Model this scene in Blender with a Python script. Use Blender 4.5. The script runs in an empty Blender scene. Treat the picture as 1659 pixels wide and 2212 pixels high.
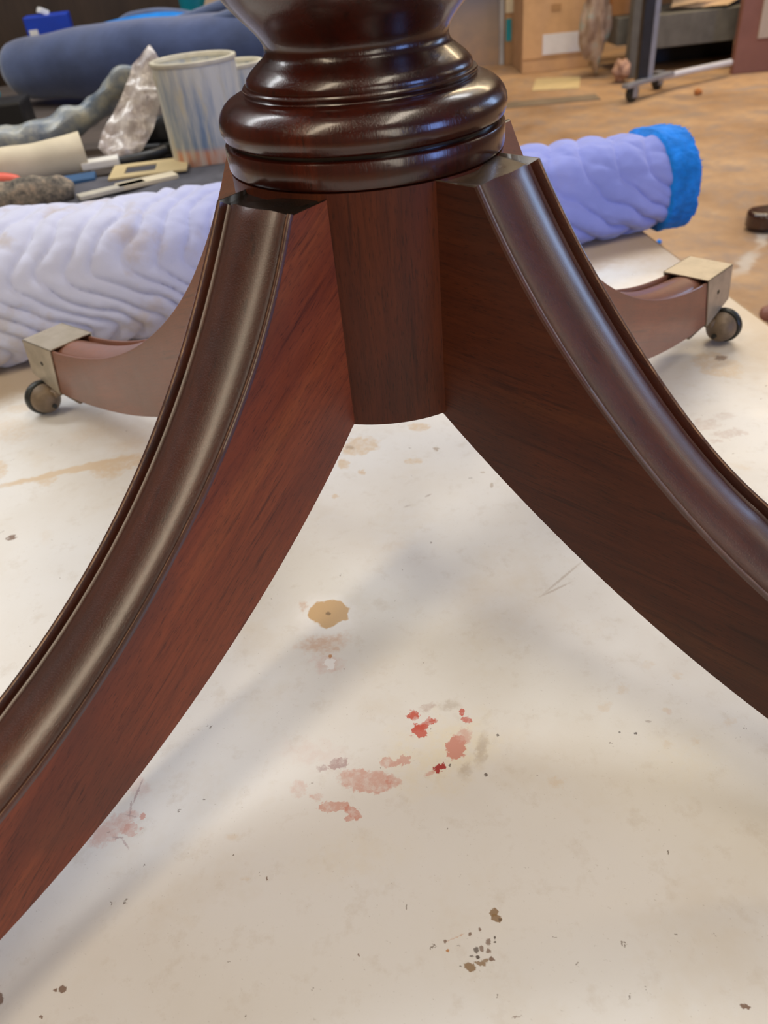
import bpy, bmesh, math, random
import numpy as np
from mathutils import Vector, Matrix, noise

# ------------------------------------------------------------------ camera, world, lights, exposure
S = bpy.context.scene
COL = S.collection
PI = math.pi
ZB = 0.35            # height of the bench board
ZC = 0.647           # height of the groove in the pedestal collar
BT = 0.43            # height of the side bench

cam_d = bpy.data.cameras.new('camera')
cam = bpy.data.objects.new('camera', cam_d)
COL.objects.link(cam)
RT = Vector((0.995830, -0.032991, -0.085050))
UP = Vector((0.087449, 0.610674, 0.787039))
FW = Vector((-0.025972, 0.791195, -0.611013))
M = Matrix.Identity(4)
for i in range(3):
    M[i][0], M[i][1], M[i][2] = RT[i], UP[i], -FW[i]
M.translation = Vector((0.0, -0.425068, ZC + 0.083057))
cam.matrix_world = M
cam_d.sensor_fit = 'AUTO'
cam_d.sensor_width = 36.0
cam_d.lens = 1662.1 / 2212.0 * 36.0
cam_d.clip_start = 0.01
cam_d.dof.use_dof = True
cam_d.dof.focus_distance = 0.43
cam_d.dof.aperture_fstop = 11.0
S.camera = cam

W = bpy.data.worlds.new('world'); S.world = W
W.use_nodes = True
bg = W.node_tree.nodes['Background']
bg.inputs[0].default_value = (0.80, 0.86, 1.0, 1)
bg.inputs[1].default_value = 0.20

def area(name, loc, target, sx, sy, power, col):
    d = bpy.data.lights.new(name, 'AREA'); d.shape = 'RECTANGLE'
    d.size, d.size_y, d.energy, d.color = sx, sy, power, col
    o = bpy.data.objects.new(name, d); COL.objects.link(o)
    o.location = loc
    o.rotation_euler = (Vector(target) - Vector(loc)).to_track_quat('-Z', 'Y').to_euler()
    return o
WARM = (1.0, 0.86, 0.66)
COOL = (0.55, 0.68, 1.0)
area('overhead_light', (0.45, 1.75, 2.6), (0.45, 1.75, 0), 2.4, 0.40, 43, (0.97, 0.98, 0.98))
area('overhead_light', (-2.2, 1.4, 2.6), (-2.2, 1.4, 0), 2.4, 0.45, 42, (0.95, 0.98, 1.0))
area('overhead_light', (0.7, -0.7, 2.6), (0.7, -0.7, 0), 0.3, 1.6, 19, (1.0, 0.89, 0.72))  # added fill lamp, brightens the near end of the board
diag = area('overhead_light', (-1.55, -1.55, 2.6), (-1.55, -1.55, 0), 2.8, 0.30, 36, (1.0, 0.84, 0.62))
diag.rotation_euler = (0, 0, math.radians(45))
area('overhead_light', (1.6, 3.6, 2.6), (1.6, 3.6, 0), 2.4, 0.25, 68, (1.0, 0.77, 0.48))
area('window_daylight', (4.4, 2.6, 1.7), (0.3, 0.3, 0.6), 1.3, 1.3, 33, (0.42, 0.62, 1.0))
area('window_lamplight', (4.4, 0.75, 1.8), (0.2, 0.0, 0.8), 0.55, 1.5, 9, (1.0, 0.84, 0.60))
area('window_daylight', (3.4, -2.3, 1.2), (0.0, 0.0, 0.5), 0.9, 1.4, 42, (0.25, 0.42, 1.0))
area('doorway_daylight', (1.1, -3.1, 1.3), (0.2, 0.0, 0.7), 0.9, 1.8, 26, (1.0, 0.90, 0.74))

vs = S.view_settings
vs.view_transform = 'Standard'; vs.look = 'None'
vs.exposure = 0.0; vs.gamma = 1.0; vs.use_curve_mapping = False

# ------------------------------------------------------------------ helpers
def link(o, parent=None):
    COL.objects.link(o)
    if parent is not None:
        o.parent = parent
    return o
def tag(o, label=None, cat=None, group=None, kind=None):
    if label: o['label'] = label
    if cat: o['category'] = cat
    if group: o['group'] = group
    if kind: o['kind'] = kind
    return o
def empty(name, loc=(0, 0, 0), rz=0.0, label=None, cat=None, group=None):
    o = bpy.data.objects.new(name, None)
    o.empty_display_size = 0.05
    link(o); o.location = loc; o.rotation_euler = (0, 0, rz)
    return tag(o, label, cat, group)
def sub_empty(name, parent, loc=(0, 0, 0), rz=0.0):
    o = bpy.data.objects.new(name, None); link(o, parent)
    o.location = loc; o.rotation_euler = (0, 0, rz)
    return o
def obj(name, me, mats, parent=None, smooth=False):
    if isinstance(me, bmesh.types.BMesh):
        bm = me; me = bpy.data.meshes.new(name)
        bmesh.ops.recalc_face_normals(bm, faces=bm.faces[:])
        bm.to_mesh(me); bm.free()
    if not isinstance(mats, (list, tuple)): mats = [mats]
    for m in mats: me.materials.append(m)
    if smooth:
        me.polygons.foreach_set('use_smooth', [True] * len(me.polygons))
        if smooth != 'all':
            try: me.set_sharp_from_angle(angle=math.radians(38))
            except Exception: pass
    return link(bpy.data.objects.new(name, me), parent)
def pyd(verts, faces):
    me = bpy.data.meshes.new('m'); me.from_pydata([tuple(v) for v in verts], [], faces); me.update()
    bm = bmesh.new(); bm.from_mesh(me); bpy.data.meshes.remove(me)
    return bm
def box(bm, c, s, rz=0.0, rx=0.0, ry=0.0, bev=0.0):
    R = Matrix.Translation(Vector(c)) @ Matrix.Rotation(rz, 4, 'Z') @ Matrix.Rotation(ry, 4, 'Y') @ Matrix.Rotation(rx, 4, 'X')
    r = bmesh.ops.create_cube(bm, size=1.0, matrix=R @ Matrix.Diagonal((s[0], s[1], s[2], 1)))
    if bev > 0:
        es = list({e for v in r['verts'] for e in v.link_edges})
        bmesh.ops.bevel(bm, geom=es, offset=bev, segments=2, affect='EDGES', profile=0.6)
    return bm
def nb(): return bmesh.new()
def lathe(prof, n=96, loc=(0, 0, 0), mat=None):
    V, F = [], []
    m = len(prof)
    for i in range(n):
        a = 2 * PI * i / n; c, s = math.cos(a), math.sin(a)
        for r, z in prof: V.append(Vector((r * c, r * s, z)))
    for i in range(n):
        j = (i + 1) % n
        for k in range(m - 1):
            F.append((i * m + k, j * m + k, j * m + k + 1, i * m + k + 1))
    if mat is not None: V = [mat @ v for v in V]
    V = [v + Vector(loc) for v in V]
    bm = pyd(V, F)
    bmesh.ops.remove_doubles(bm, verts=bm.verts[:], dist=1e-7)
    return bm
def tube(path, rad, n=16, caps=True, squash=1.0, wob=0.0, seed=0, sub=1, up0=Vector((0, 0, 1))):
    P = [Vector(p) for p in path]
    if not isinstance(rad, (list, tuple)): rad = [rad] * len(P)
    if sub > 1:                                   # Catmull-Rom refinement
        Q, R = [], []
        for i in range(len(P) - 1):
            p0, p1, p2, p3 = P[max(i - 1, 0)], P[i], P[i + 1], P[min(i + 2, len(P) - 1)]
            for k in range(sub):
                t = k / sub
                Q.append(0.5 * ((2 * p1) + (p2 - p0) * t + (2 * p0 - 5 * p1 + 4 * p2 - p3) * t * t + (3 * p1 - p0 - 3 * p2 + p3) * t ** 3))
                R.append(rad[i] * (1 - t) + rad[i + 1] * t)
        Q.append(P[-1]); R.append(rad[-1]); P, rad = Q, R
    V, F = [], []
    for i, p in enumerate(P):
        t = (P[min(i + 1, len(P) - 1)] - P[max(i - 1, 0)]).normalized()
        side = t.cross(up0)
        side = side.normalized() if side.length > 1e-5 else Vector((1, 0, 0))
        u = side.cross(t).normalized()
        for k in range(n):
            a = 2 * PI * k / n
            r = rad[i]
            d = side * math.cos(a) + u * math.sin(a) * squash
            if wob: r *= 1 + wob * noise.noise(Vector((p.x * 25 + seed, p.y * 25 + math.cos(a) * 1.3, p.z * 25 + math.sin(a) * 1.3)))
            V.append(p + d * r)
    m = len(P)
    for i in range(m - 1):
        for k in range(n):
            l = (k + 1) % n
            F.append((i * n + k, i * n + l, (i + 1) * n + l, (i + 1) * n + k))
    if caps:
        F.append(tuple(range(n))[::-1]); F.append(tuple(range((m - 1) * n, m * n)))
    return pyd(V, F)
def join(*bms):
    out = bmesh.new()
    for b in bms:
        me = bpy.data.meshes.new('t'); b.to_mesh(me); b.free(); out.from_mesh(me); bpy.data.meshes.remove(me)
    return out

# ------------------------------------------------------------------ material helpers
class NT:
    def __init__(self, name):
        self.m = bpy.data.materials.new(name); self.m.use_nodes = True
        self.t = self.m.node_tree; self.b = self.t.nodes['Principled BSDF']
    def n(self, typ, **kw):
        nd = self.t.nodes.new(typ)
        for k, v in kw.items():
            if k.startswith('i_'):
                key = k[2:]
                nd.inputs[int(key) if key.isdigit() else key.replace('_', ' ')].default_value = v
            else: setattr(nd, k, v)
        return nd
    def l(self, a, b): self.t.links.new(a, b)
    def coord(self, kind='Object', scale=(1, 1, 1), rot=(0, 0, 0), loc=(0, 0, 0)):
        tc = self.n('ShaderNodeTexCoord'); out = tc.outputs[kind]
        if any(rot):                                  # turn first, then stretch along the turned axes
            mr = self.n('ShaderNodeMapping'); mr.inputs['Rotation'].default_value = rot
            self.l(out, mr.inputs['Vector']); out = mr.outputs[0]
        mp = self.n('ShaderNodeMapping'); mp.inputs['Scale'].default_value = scale; mp.inputs['Location'].default_value = loc
        self.l(out, mp.inputs['Vector']); return mp.outputs[0]
    def noise(self, vec, scale, detail=4, rough=0.55, dist=0.0):
        nd = self.n('ShaderNodeTexNoise'); nd.inputs['Scale'].default_value = scale
        nd.inputs['Detail'].default_value = detail; nd.inputs['Roughness'].default_value = rough; nd.inputs['Distortion'].default_value = dist
        self.l(vec, nd.inputs['Vector']); return nd.outputs[0]
    def ramp(self, fac, stops):
        r = self.n('ShaderNodeValToRGB'); e = r.color_ramp.elements
        while len(e) < len(stops): e.new(0.5)
        for el, (p, c) in zip(e, stops):
            el.position = p; el.color = (c[0], c[1], c[2], 1) if len(c) == 3 else c
        self.l(fac, r.inputs[0]); return r.outputs[0]
    def range(self, v, a, b, c, d, smooth=False):
        r = self.n('ShaderNodeMapRange')
        if smooth: r.interpolation_type = 'SMOOTHSTEP'
        for i, x in zip((1, 2, 3, 4), (a, b, c, d)): r.inputs[i].default_value = x
        self.l(v, r.inputs[0]); return r.outputs[0]
    def mix(self, fac, a, b, mode='MIX'):
        r = self.n('ShaderNodeMix'); r.data_type = 'RGBA'; r.blend_type = mode
        for s, v in ((0, fac), (6, a), (7, b)):
            if isinstance(v, (int, float)): r.inputs[s].default_value = v
            elif isinstance(v, tuple): r.inputs[s].default_value = (v[0], v[1], v[2], 1)
            else: self.l(v, r.inputs[s])
        return r.outputs[2]
    def math(self, op, a, b=None):
        r = self.n('ShaderNodeMath'); r.operation = op
        for i, v in ((0, a), (1, b)):
            if v is None: continue
            if isinstance(v, (int, float)): r.inputs[i].default_value = v
            else: self.l(v, r.inputs[i])
        return r.outputs[0]
    def bump(self, h, strength=0.3, dist=0.001):
        b = self.n('ShaderNodeBump'); b.inputs['Strength'].default_value = strength; b.inputs['Distance'].default_value = dist
        self.l(h, b.inputs['Height']); self.l(b.outputs[0], self.b.inputs['Normal'])
    def col(self, c):
        if isinstance(c, tuple): self.b.inputs['Base Color'].default_value = (c[0], c[1], c[2], 1)
        else: self.l(c, self.b.inputs['Base Color'])
    def set(self, **kw):
        for k, v in kw.items():
            k = k.replace('_', ' ')
            if isinstance(v, (int, float)): self.b.inputs[k].default_value = v
            else: self.l(v, self.b.inputs[k])
        return self.m

def simple(name, c, rough=0.6, var=0.25, scale=18.0, metal=0.0, c2=None, bump=0.0, coat=0.0, sheen=0.0, spec=0.5):
    t = NT(name); v = t.coord()
    f = t.noise(v, scale, 5, 0.6)
    dark = c2 if c2 else tuple(x * (1 - var) for x in c)
    lite = tuple(min(1, x * (1 + var * 0.6)) for x in c) if not c2 else c
    t.col(t.ramp(f, [(0.32, dark), (0.68, lite)]))
    t.set(Roughness=t.range(f, 0.3, 0.7, min(1, rough + 0.08), max(0.02, rough - 0.06)), Metallic=metal)
    t.set(Coat_Weight=coat, Sheen_Weight=sheen, Specular_IOR_Level=spec)
    if bump: t.bump(t.noise(v, scale * 6, 4, 0.6), bump, 0.002)
    return t.m

def mahogany(name, grain_axis, rot=(0, 0, 0), tone=1.0, rough=0.30, staves=False, red=1.0, haze=0.0, pore_bump=0.16, spec=0.5, speck=0.0, coat=0.35, coat_rough=0.16):
    """Dark red-brown polished wood; grain_axis is the stretched axis (0, 1, 2)."""
    t = NT(name)
    def sc(a, b):
        s = [b, b, b]; s[grain_axis] = a; return tuple(s)
    vb = t.coord('Object', sc(4.0, 42), rot)
    vf = t.coord('Object', sc(36, 520), rot)
    vp = t.coord('Object', sc(190, 2400), rot)
    vl = t.coord('Object', sc(14, 260), rot)
    big = t.noise(vb, 1.0, 4, 0.55, 0.6)
    patch = t.noise(t.coord('Object', (1, 1, 1)), 14, 3, 0.5)
    fine = t.noise(vf, 1.0, 3, 0.6)
    pores = t.noise(vp, 1.0, 2, 0.5)
    k = tone
    base = t.ramp(big, [(0.22, (0.045 * k, 0.0095 * k, 0.0045 * k)), (0.42, (0.078 * k * red, 0.0165 * k, 0.0065 * k)), (0.60, (0.100 * k * red, 0.0225 * k, 0.0080 * k)), (0.78, (0.135 * k * red, 0.0370 * k, 0.0115 * k))])
    base = t.mix(t.range(fine, 0.42, 0.70, 0.0, 0.45), base, (0.038 * k, 0.0085 * k, 0.0045 * k))
    base = t.mix(t.range(patch, 0.45, 0.70, 0.0, 0.55, True), base, (0.040 * k, 0.0130 * k, 0.0075 * k))
    base = t.mix(t.range(t.noise(vl, 1.0, 3, 0.6, 0.3), 0.60, 0.70, 0.0, 0.6), base, (0.022 * k, 0.0055 * k, 0.0035 * k))
    pm = t.range(pores, 0.58, 0.70, 0.0, 0.62)
    base = t.mix(pm, base, (0.008, 0.0035, 0.003))
    if staves:
        tc = t.n('ShaderNodeTexCoord'); sp = t.n('ShaderNodeSeparateXYZ'); t.l(tc.outputs['Object'], sp.inputs[0])
        an = t.math('FLOOR', t.math('MULTIPLY', t.math('ARCTAN2', sp.outputs[1], sp.outputs[0]), 2.1))
        wn = t.n('ShaderNodeTexWhiteNoise'); wn.noise_dimensions = '1D'; t.l(an, wn.inputs['W'])
        base = t.mix(1.0, base, t.ramp(wn.outputs[0], [(0.0, (0.62, 0.60, 0.60)), (1.0, (1.25, 1.12, 1.05))]), 'MULTIPLY')
    if haze: base = t.mix(haze, base, (0.30, 0.19, 0.14))  # pale grazing reflection painted into the wood colour
    t.col(base)
    smudge = t.noise(t.coord('Object', (1, 1, 1)), 38, 4, 0.6)
    t.set(Roughness=t.range(smudge, 0.3, 0.7, rough + 0.06, rough - 0.05), Coat_Weight=coat, Coat_Roughness=coat_rough, Specular_IOR_Level=spec)
    h = t.mix(0.5, t.mix(pm, (0.5, 0.5, 0.5), (0, 0, 0)), t.noise(t.coord('Object', sc(120, 1500), rot), 1.0, 2, 0.5))
    if speck: h = t.mix(speck, h, t.ramp(t.noise(t.coord('Object', (1, 1, 1)), 1250, 2, 0.6), [(0.42, (0, 0, 0)), (0.62, (1, 1, 1))]))
    t.bump(h, pore_bump, 0.0006)
    return t.m

# ------------------------------------------------------------------ materials
R45 = (0, math.radians(-31), 0)
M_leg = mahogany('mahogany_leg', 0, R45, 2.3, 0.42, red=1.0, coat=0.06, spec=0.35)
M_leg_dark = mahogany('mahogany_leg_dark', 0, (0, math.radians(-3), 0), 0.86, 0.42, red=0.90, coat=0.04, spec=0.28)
M_leg_rear = mahogany('mahogany_leg_rear', 0, (0, math.radians(-20), 0), 2.4, 0.40, coat=0.3, haze=0.40)  # rear legs carry reflected haze in their colour
M_reed = mahogany('mahogany_reed', 0, R45, 0.75, 0.36, coat=1.0, coat_rough=0.28, pore_bump=0.34, speck=0.20)
M_col = mahogany('mahogany_column', 2, (0, 0, 0), 0.95, 0.42, coat=0.05, spec=0.28)
M_turn = mahogany('mahogany_turned', 2, (0, 0, 0), 0.40, 0.24, staves=True, coat=0.5, coat_rough=0.14, red=1.6, pore_bump=0.30)
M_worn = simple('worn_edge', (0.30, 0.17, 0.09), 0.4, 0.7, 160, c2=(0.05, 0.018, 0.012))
M_top = simple('waxy_end_grain', (0.060, 0.040, 0.026), 0.30, 0.5, 70, coat=0.4)
M_recess = simple('recess_black', (0.010, 0.007, 0.005), 0.22, 0.4, 60)  # also paints the shaded hollow on top of the first leg
M_brass = simple('aged_brass', (0.58, 0.52, 0.42), 0.40, 0.3, 40, metal=0.6, c2=(0.40, 0.35, 0.27))
M_bronze = simple('dark_bronze', (0.20, 0.145, 0.095), 0.55, 0.4, 60, metal=0.25)
M_iron = simple('dark_iron', (0.035, 0.036, 0.032), 0.38, 0.4, 60, metal=0.4)
M_black = simple('black_paint', (0.012, 0.012, 0.014), 0.45, 0.3, 30)

STAIN_COLOURS = {'tan': (0.6, 0.4, 0.2), 'tanl': (0.66, 0.52, 0.36), 'white': (0.86, 0.86, 0.86), 'rust': (0.62, 0.42, 0.3), 'red': (0.55, 0.1, 0.065), 'pink': (0.6, 0.27, 0.21), 'pinkl': (0.64, 0.4, 0.34), 'dred': (0.36, 0.02, 0.018), 'purp': (0.4, 0.27, 0.27), 'yel': (0.78, 0.68, 0.44), 'dark': (0.07, 0.045, 0.03), 'brn': (0.17, 0.085, 0.045), 'brnl': (0.27, 0.165, 0.075), 'mauve': (0.5, 0.38, 0.33), 'orng': (0.5, 0.22, 0.06)}
STAINS = [
    ('yel',0.011,-0.1619,0.03386,0.02247,-2.754,0.45,0.9,0.5), ('yel',0.1422,-0.1785,0.02809,0.01983,-2.963,0.18,0.9,0.5), ('yel',-0.0423,-0.2195,0.03795,0.01495,-3.051,0.15,0.9,0.5),
    ('white',-0.06,-0.0469,0.02461,0.02131,2.247,0.8,0.5,0.3), ('rust',-0.0609,-0.0713,0.01788,0.00837,-3.081,0.75,0.7,0.5), ('tan',-0.0588,-0.0439,0.01332,0.01258,2.77,0.95,0.06,0.22),
    ('dark',-0.0588,-0.0435,0.00204,0.00173,2.577,0.6,0.4,0.3), ('rust',-0.0768,-0.0345,0.00652,0.00295,1.665,0.6,0.6,0.5), ('pinkl',-0.0589,-0.0884,0.01057,0.00843,2.781,0.5,0.7,0.5),
    ('white',-0.0565,-0.0891,0.00477,0.00388,1.727,0.95,0.1,0.45), ('orng',-0.0563,-0.0828,0.00167,0.00146,2.167,0.8,0.3,0.4), ('red',-0.0052,-0.1355,0.00418,0.00336,2.98,0.95,0.1,0.6),
    ('red',0.0013,-0.1424,0.00841,0.00289,-2.768,0.95,0.1,0.5), ('red',-0.0028,-0.1463,0.00477,0.00415,-1.998,0.9,0.1,0.45), ('mauve',0.0042,-0.1302,0.0063,0.00268,-2.792,0.6,0.5,0.8),
    ('pink',0.0179,-0.1594,0.00865,0.00559,1.288,0.95,0.1,0.4), ('pinkl',0.0238,-0.1521,0.00574,0.00455,1.419,0.8,0.3,0.6), ('red',0.0261,-0.1415,0.00358,0.00196,2.695,0.8,0.1,0.7),
    ('red',0.024,-0.1356,0.0027,0.00165,1.449,0.9,0.1,0.5), ('dred',0.0074,-0.1722,0.00371,0.00261,-2.754,0.95,0.1,0.6), ('pink',0.0019,-0.1752,0.00396,0.00143,-2.73,0.7,0.5,0.6),
    ('brnl',0.0321,-0.1623,0.01233,0.00366,1.292,0.35,0.8,0.8), ('brnl',0.0168,-0.1298,0.0062,0.00341,-2.996,0.3,0.8,0.8), ('brnl',0.0214,-0.1749,0.00543,0.00334,-2.577,0.3,0.8,0.8),
    ('pinkl',-0.0345,-0.1767,0.01533,0.00742,2.869,0.9,0.12,0.5), ('pink',-0.019,-0.1786,0.00474,0.00453,2.368,0.6,0.3,0.6), ('pinkl',-0.0216,-0.1665,0.00399,0.00359,2.813,0.9,0.1,0.5),
    ('pinkl',-0.0126,-0.1652,0.00372,0.00271,-2.765,0.9,0.1,0.4), ('pinkl',-0.0172,-0.1675,0.00422,0.0015,-2.825,0.9,0.1,0.4), ('purp',-0.0497,-0.1646,0.00558,0.00365,3.09,0.8,0.2,0.5),
    ('purp',-0.059,-0.1665,0.0035,0.00238,2.945,0.6,0.4,0.6), ('pinkl',-0.0519,-0.1913,0.00917,0.00329,3.042,0.95,0.1,0.5), ('pink',-0.0418,-0.1954,0.00534,0.00306,2.474,0.8,0.2,0.7),
    ('pink',-0.043,-0.1983,0.00344,0.00191,-2.852,0.7,0.2,0.7), ('pinkl',-0.0721,-0.1783,0.00539,0.00453,2.036,0.45,0.5,0.8), ('pinkl',-0.0623,-0.184,0.0039,0.00224,2.994,0.6,0.4,0.7),
    ('pinkl',-0.0639,-0.1565,0.02251,0.00902,2.823,0.22,0.9,0.7), ('pinkl',-0.1731,-0.1935,0.01343,0.00693,-2.392,0.75,0.2,0.5), ('pink',-0.1625,-0.1949,0.00493,0.00397,3.011,0.55,0.15,0.6),
    ('pinkl',-0.1629,-0.1875,0.00384,0.00239,2.837,0.4,0.4,0.6), ('pink',-0.1579,-0.1879,0.0022,0.00158,1.833,0.8,0.2,0.4), ('pinkl',-0.1645,-0.1688,0.00976,0.00546,2.448,0.35,0.4,0.5),
    ('purp',-0.1642,-0.1723,0.00865,0.00064,1.424,0.7,0.3,0.5), ('purp',-0.1659,-0.1825,0.00508,0.00053,1.675,0.7,0.3,0.5), ('purp',-0.1691,-0.1994,0.00363,0.00066,3.05,0.8,0.3,0.5),
    ('purp',-0.1638,-0.2035,0.00483,0.00066,2.247,0.8,0.3,0.5), ('purp',-0.1648,-0.187,0.00454,0.00051,2.85,0.6,0.3,0.5), ('tanl',-0.0359,0.1674,0.01911,0.01395,-2.907,0.85,0.2,0.6),
    ('tanl',-0.0497,0.1403,0.00814,0.00568,1.747,0.85,0.15,0.5), ('brnl',-0.0436,0.1663,0.00447,0.00367,2.558,0.5,0.5,0.5), ('tanl',0.0207,0.1907,0.01049,0.00728,2.875,0.85,0.15,0.5),
    ('tanl',0.012,0.1348,0.00893,0.00433,3.141,0.8,0.2,0.6), ('tan',-0.0334,0.1248,0.00428,0.00319,1.751,0.7,0.2,0.6), ('tanl',-0.0563,0.0938,0.00347,0.00293,2.196,0.7,0.3,0.6),
    ('brnl',0.0334,0.1514,0.00378,0.00327,1.727,0.6,0.3,0.5), ('tanl',-0.2579,0.174,0.02597,0.01235,-3.028,0.8,0.25,0.6), ('tanl',-0.2691,0.1667,0.02068,0.01361,2.374,0.7,0.3,0.6),
    ('tanl',-0.322,0.1564,0.01149,0.00889,2.436,0.7,0.3,0.5), ('tanl',-0.3046,0.17,0.06899,0.0059,-2.873,0.9,0.35,0.3), ('tanl',-0.3748,0.1833,0.01793,0.00723,2.04,0.7,0.3,0.5),
    ('tanl',-0.3871,0.2556,0.033,0.01921,2.364,0.45,0.6,0.7), ('tanl',-0.3045,0.2328,0.02491,0.01849,3.072,0.3,0.8,0.8), ('tanl',-0.3886,0.3025,0.02841,0.011,-2.998,0.5,0.7,0.6),
    ('tanl',-0.2571,0.208,0.02178,0.01238,-3.046,0.3,0.8,0.8), ('brn',-0.325,0.0755,0.00476,0.00341,2.602,0.85,0.3,0.4), ('tanl',-0.2955,0.0733,0.01214,0.00504,1.985,0.2,0.8,0.8),
    ('tanl',0.3221,0.2561,0.0289,0.02089,1.697,0.75,0.25,0.6), ('brn',0.3304,0.2696,0.00687,0.00576,-2.85,0.7,0.4,0.4), ('mauve',0.2731,0.1519,0.01364,0.00919,-2.843,0.4,0.3,0.6),
    ('mauve',0.2877,0.134,0.01384,0.00763,-2.989,0.45,0.3,0.6), ('mauve',0.2709,0.1241,0.0068,0.00289,3.019,0.4,0.3,0.6), ('mauve',0.2935,0.1627,0.00992,0.00629,3.099,0.3,0.4,0.6),
    ('tanl',0.2769,0.0845,0.01055,0.00402,2.45,0.3,0.6,0.6), ('brnl',0.026,-0.2528,0.00225,0.0019,-2.764,0.9,0.1,0.6), ('brnl',0.0269,-0.2557,0.00273,0.00177,2.579,0.9,0.1,0.5),
    ('dark',0.0284,-0.2564,0.0009,0.00083,-2.601,0.6,0.5,0.4), ('brn',0.0182,-0.2603,0.00084,0.00075,1.194,0.8,0.2,0.4), ('brn',0.0136,-0.2621,0.00087,0.00082,-2.79,0.8,0.2,0.4),
    ('brn',0.0215,-0.2661,0.00144,0.00127,1.176,0.75,0.2,0.5), ('brn',0.021,-0.27,0.00128,0.001,-3.096,0.75,0.2,0.5), ('brn',0.022,-0.2734,0.00134,0.001,2.946,0.85,0.2,0.4),
    ('dark',0.0155,-0.2692,0.00142,0.00126,1.202,0.8,0.3,0.7), ('dark',0.0158,-0.2722,0.00102,0.00082,2.722,0.9,0.2,0.5), ('brnl',0.0117,-0.2762,0.00285,0.0018,2.719,0.9,0.1,0.5),
    ('brnl',0.0165,-0.275,0.0029,0.00079,2.917,0.85,0.1,0.6), ('brnl',0.0187,-0.274,0.0017,0.00097,-2.882,0.8,0.2,0.6), ('brn',0.0181,-0.2688,0.00159,0.00086,1.806,0.75,0.2,0.6),
    ('dark',0.0248,-0.2643,0.00066,0.0006,-2.707,0.9,0.2,0.4), ('dark',0.0247,-0.2664,0.00065,0.0006,-2.726,0.9,0.2,0.4), ('rust',0.0065,-0.2631,0.00478,0.00023,-2.815,0.8,0.2,0.2),
    ('brn',0.0016,-0.2644,0.00087,0.00082,-2.985,0.8,0.2,0.6), ('orng',0.0023,-0.2685,0.00086,0.0006,3.103,0.9,0.2,0.4), ('dark',0.0129,-0.2716,0.00106,0.00059,3.099,0.7,0.3,0.8),
    ('dark',0.0074,-0.2668,0.00064,0.0003,3.085,0.7,0.3,0.4), ('dark',0.0075,-0.2756,0.00053,0.00039,3.13,0.8,0.3,0.4), ('brn',-0.1802,-0.2734,0.00101,0.00069,2.565,0.85,0.2,0.4),
    ('brn',-0.177,-0.2732,0.00204,0.00153,2.439,0.85,0.15,0.6), ('brn',-0.206,-0.275,0.0033,0.00176,2.12,0.85,0.2,0.5), ('brn',-0.1835,-0.284,0.00086,0.00058,2.595,0.8,0.2,0.4),
    ('brn',0.1265,-0.2995,0.00214,0.00104,2.913,0.9,0.15,0.6), ('brn',-0.0855,-0.228,0.0012,0.00047,1.688,0.8,0.2,0.3), ('brn',-0.039,-0.2679,0.00083,0.00063,2.052,0.8,0.2,0.4),
    ('brn',0.0295,-0.2973,0.00241,0.00026,-3.05,0.7,0.3,0.4), ('tanl',0.1352,-0.1688,0.00384,0.00251,-2.8,0.4,0.6,0.8), ('tanl',0.151,-0.1679,0.00328,0.00281,0.867,0.4,0.6,0.8),
    ('tanl',0.1219,-0.1282,0.00465,0.00392,-2.605,0.4,0.6,0.8), ('tanl',0.1076,-0.1405,0.00536,0.003,-2.705,0.35,0.6,0.8), ('tanl',0.1565,-0.1218,0.00362,0.00291,-2.54,0.4,0.6,0.8),
    ('tanl',0.1745,-0.157,0.00483,0.00268,-2.662,0.4,0.6,0.8), ('tanl',0.0699,-0.187,0.00499,0.00336,-3.127,0.4,0.6,0.8), ('tanl',0.1418,-0.1456,0.00217,0.0016,-2.952,0.5,0.5,0.6),
    ('rust',0.1434,-0.1474,0.00239,0.0015,1.107,0.4,0.5,0.6), ('tanl',0.142,-0.1122,0.00417,0.00344,-2.64,0.3,0.6,0.8), ('dark',0.1202,-0.16,0.001,0.0008,3.012,0.9,0.2,0.4),
    ('dark',0.1116,-0.1585,0.0008,0.00061,-2.954,0.7,0.2,0.4), ('brn',0.1297,-0.1526,0.00183,0.00096,3.121,0.4,0.4,0.6), ('tanl',-0.1055,-0.2043,0.00506,0.00207,3.019,0.35,0.7,0.8),
    ('tanl',-0.0967,-0.2274,0.00289,0.00118,3.028,0.3,0.7,0.8), ('dark',0.0426,-0.1539,0.00096,0.00079,1.301,0.8,0.3,0.3), ('dark',0.0132,-0.1712,0.00089,0.00078,1.437,0.8,0.3,0.3),
    ('dark',0.0325,-0.1788,0.00116,0.00101,1.279,0.8,0.3,0.3), ('brn',0.0209,0.083,0.00342,0.00113,-2.557,0.4,0.4,0.6), ('brn',0.003,0.0711,0.00348,0.0012,-2.836,0.3,0.5,0.6),
    ('tanl',-0.0068,0.0229,0.01773,0.00651,-2.995,0.18,0.9,0.8), ('brnl',0.1074,-0.0278,0.02464,0.00112,-2.421,0.35,0.6,0.5), ('brnl',0.1002,-0.0387,0.01441,0.00101,-2.689,0.35,0.6,0.5),
    ('brnl',0.0741,0.0893,0.00389,0.00152,1.429,0.5,0.4,0.5), ('brnl',0.0691,0.1089,0.00234,0.00136,2.977,0.4,0.4,0.5),
]
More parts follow.
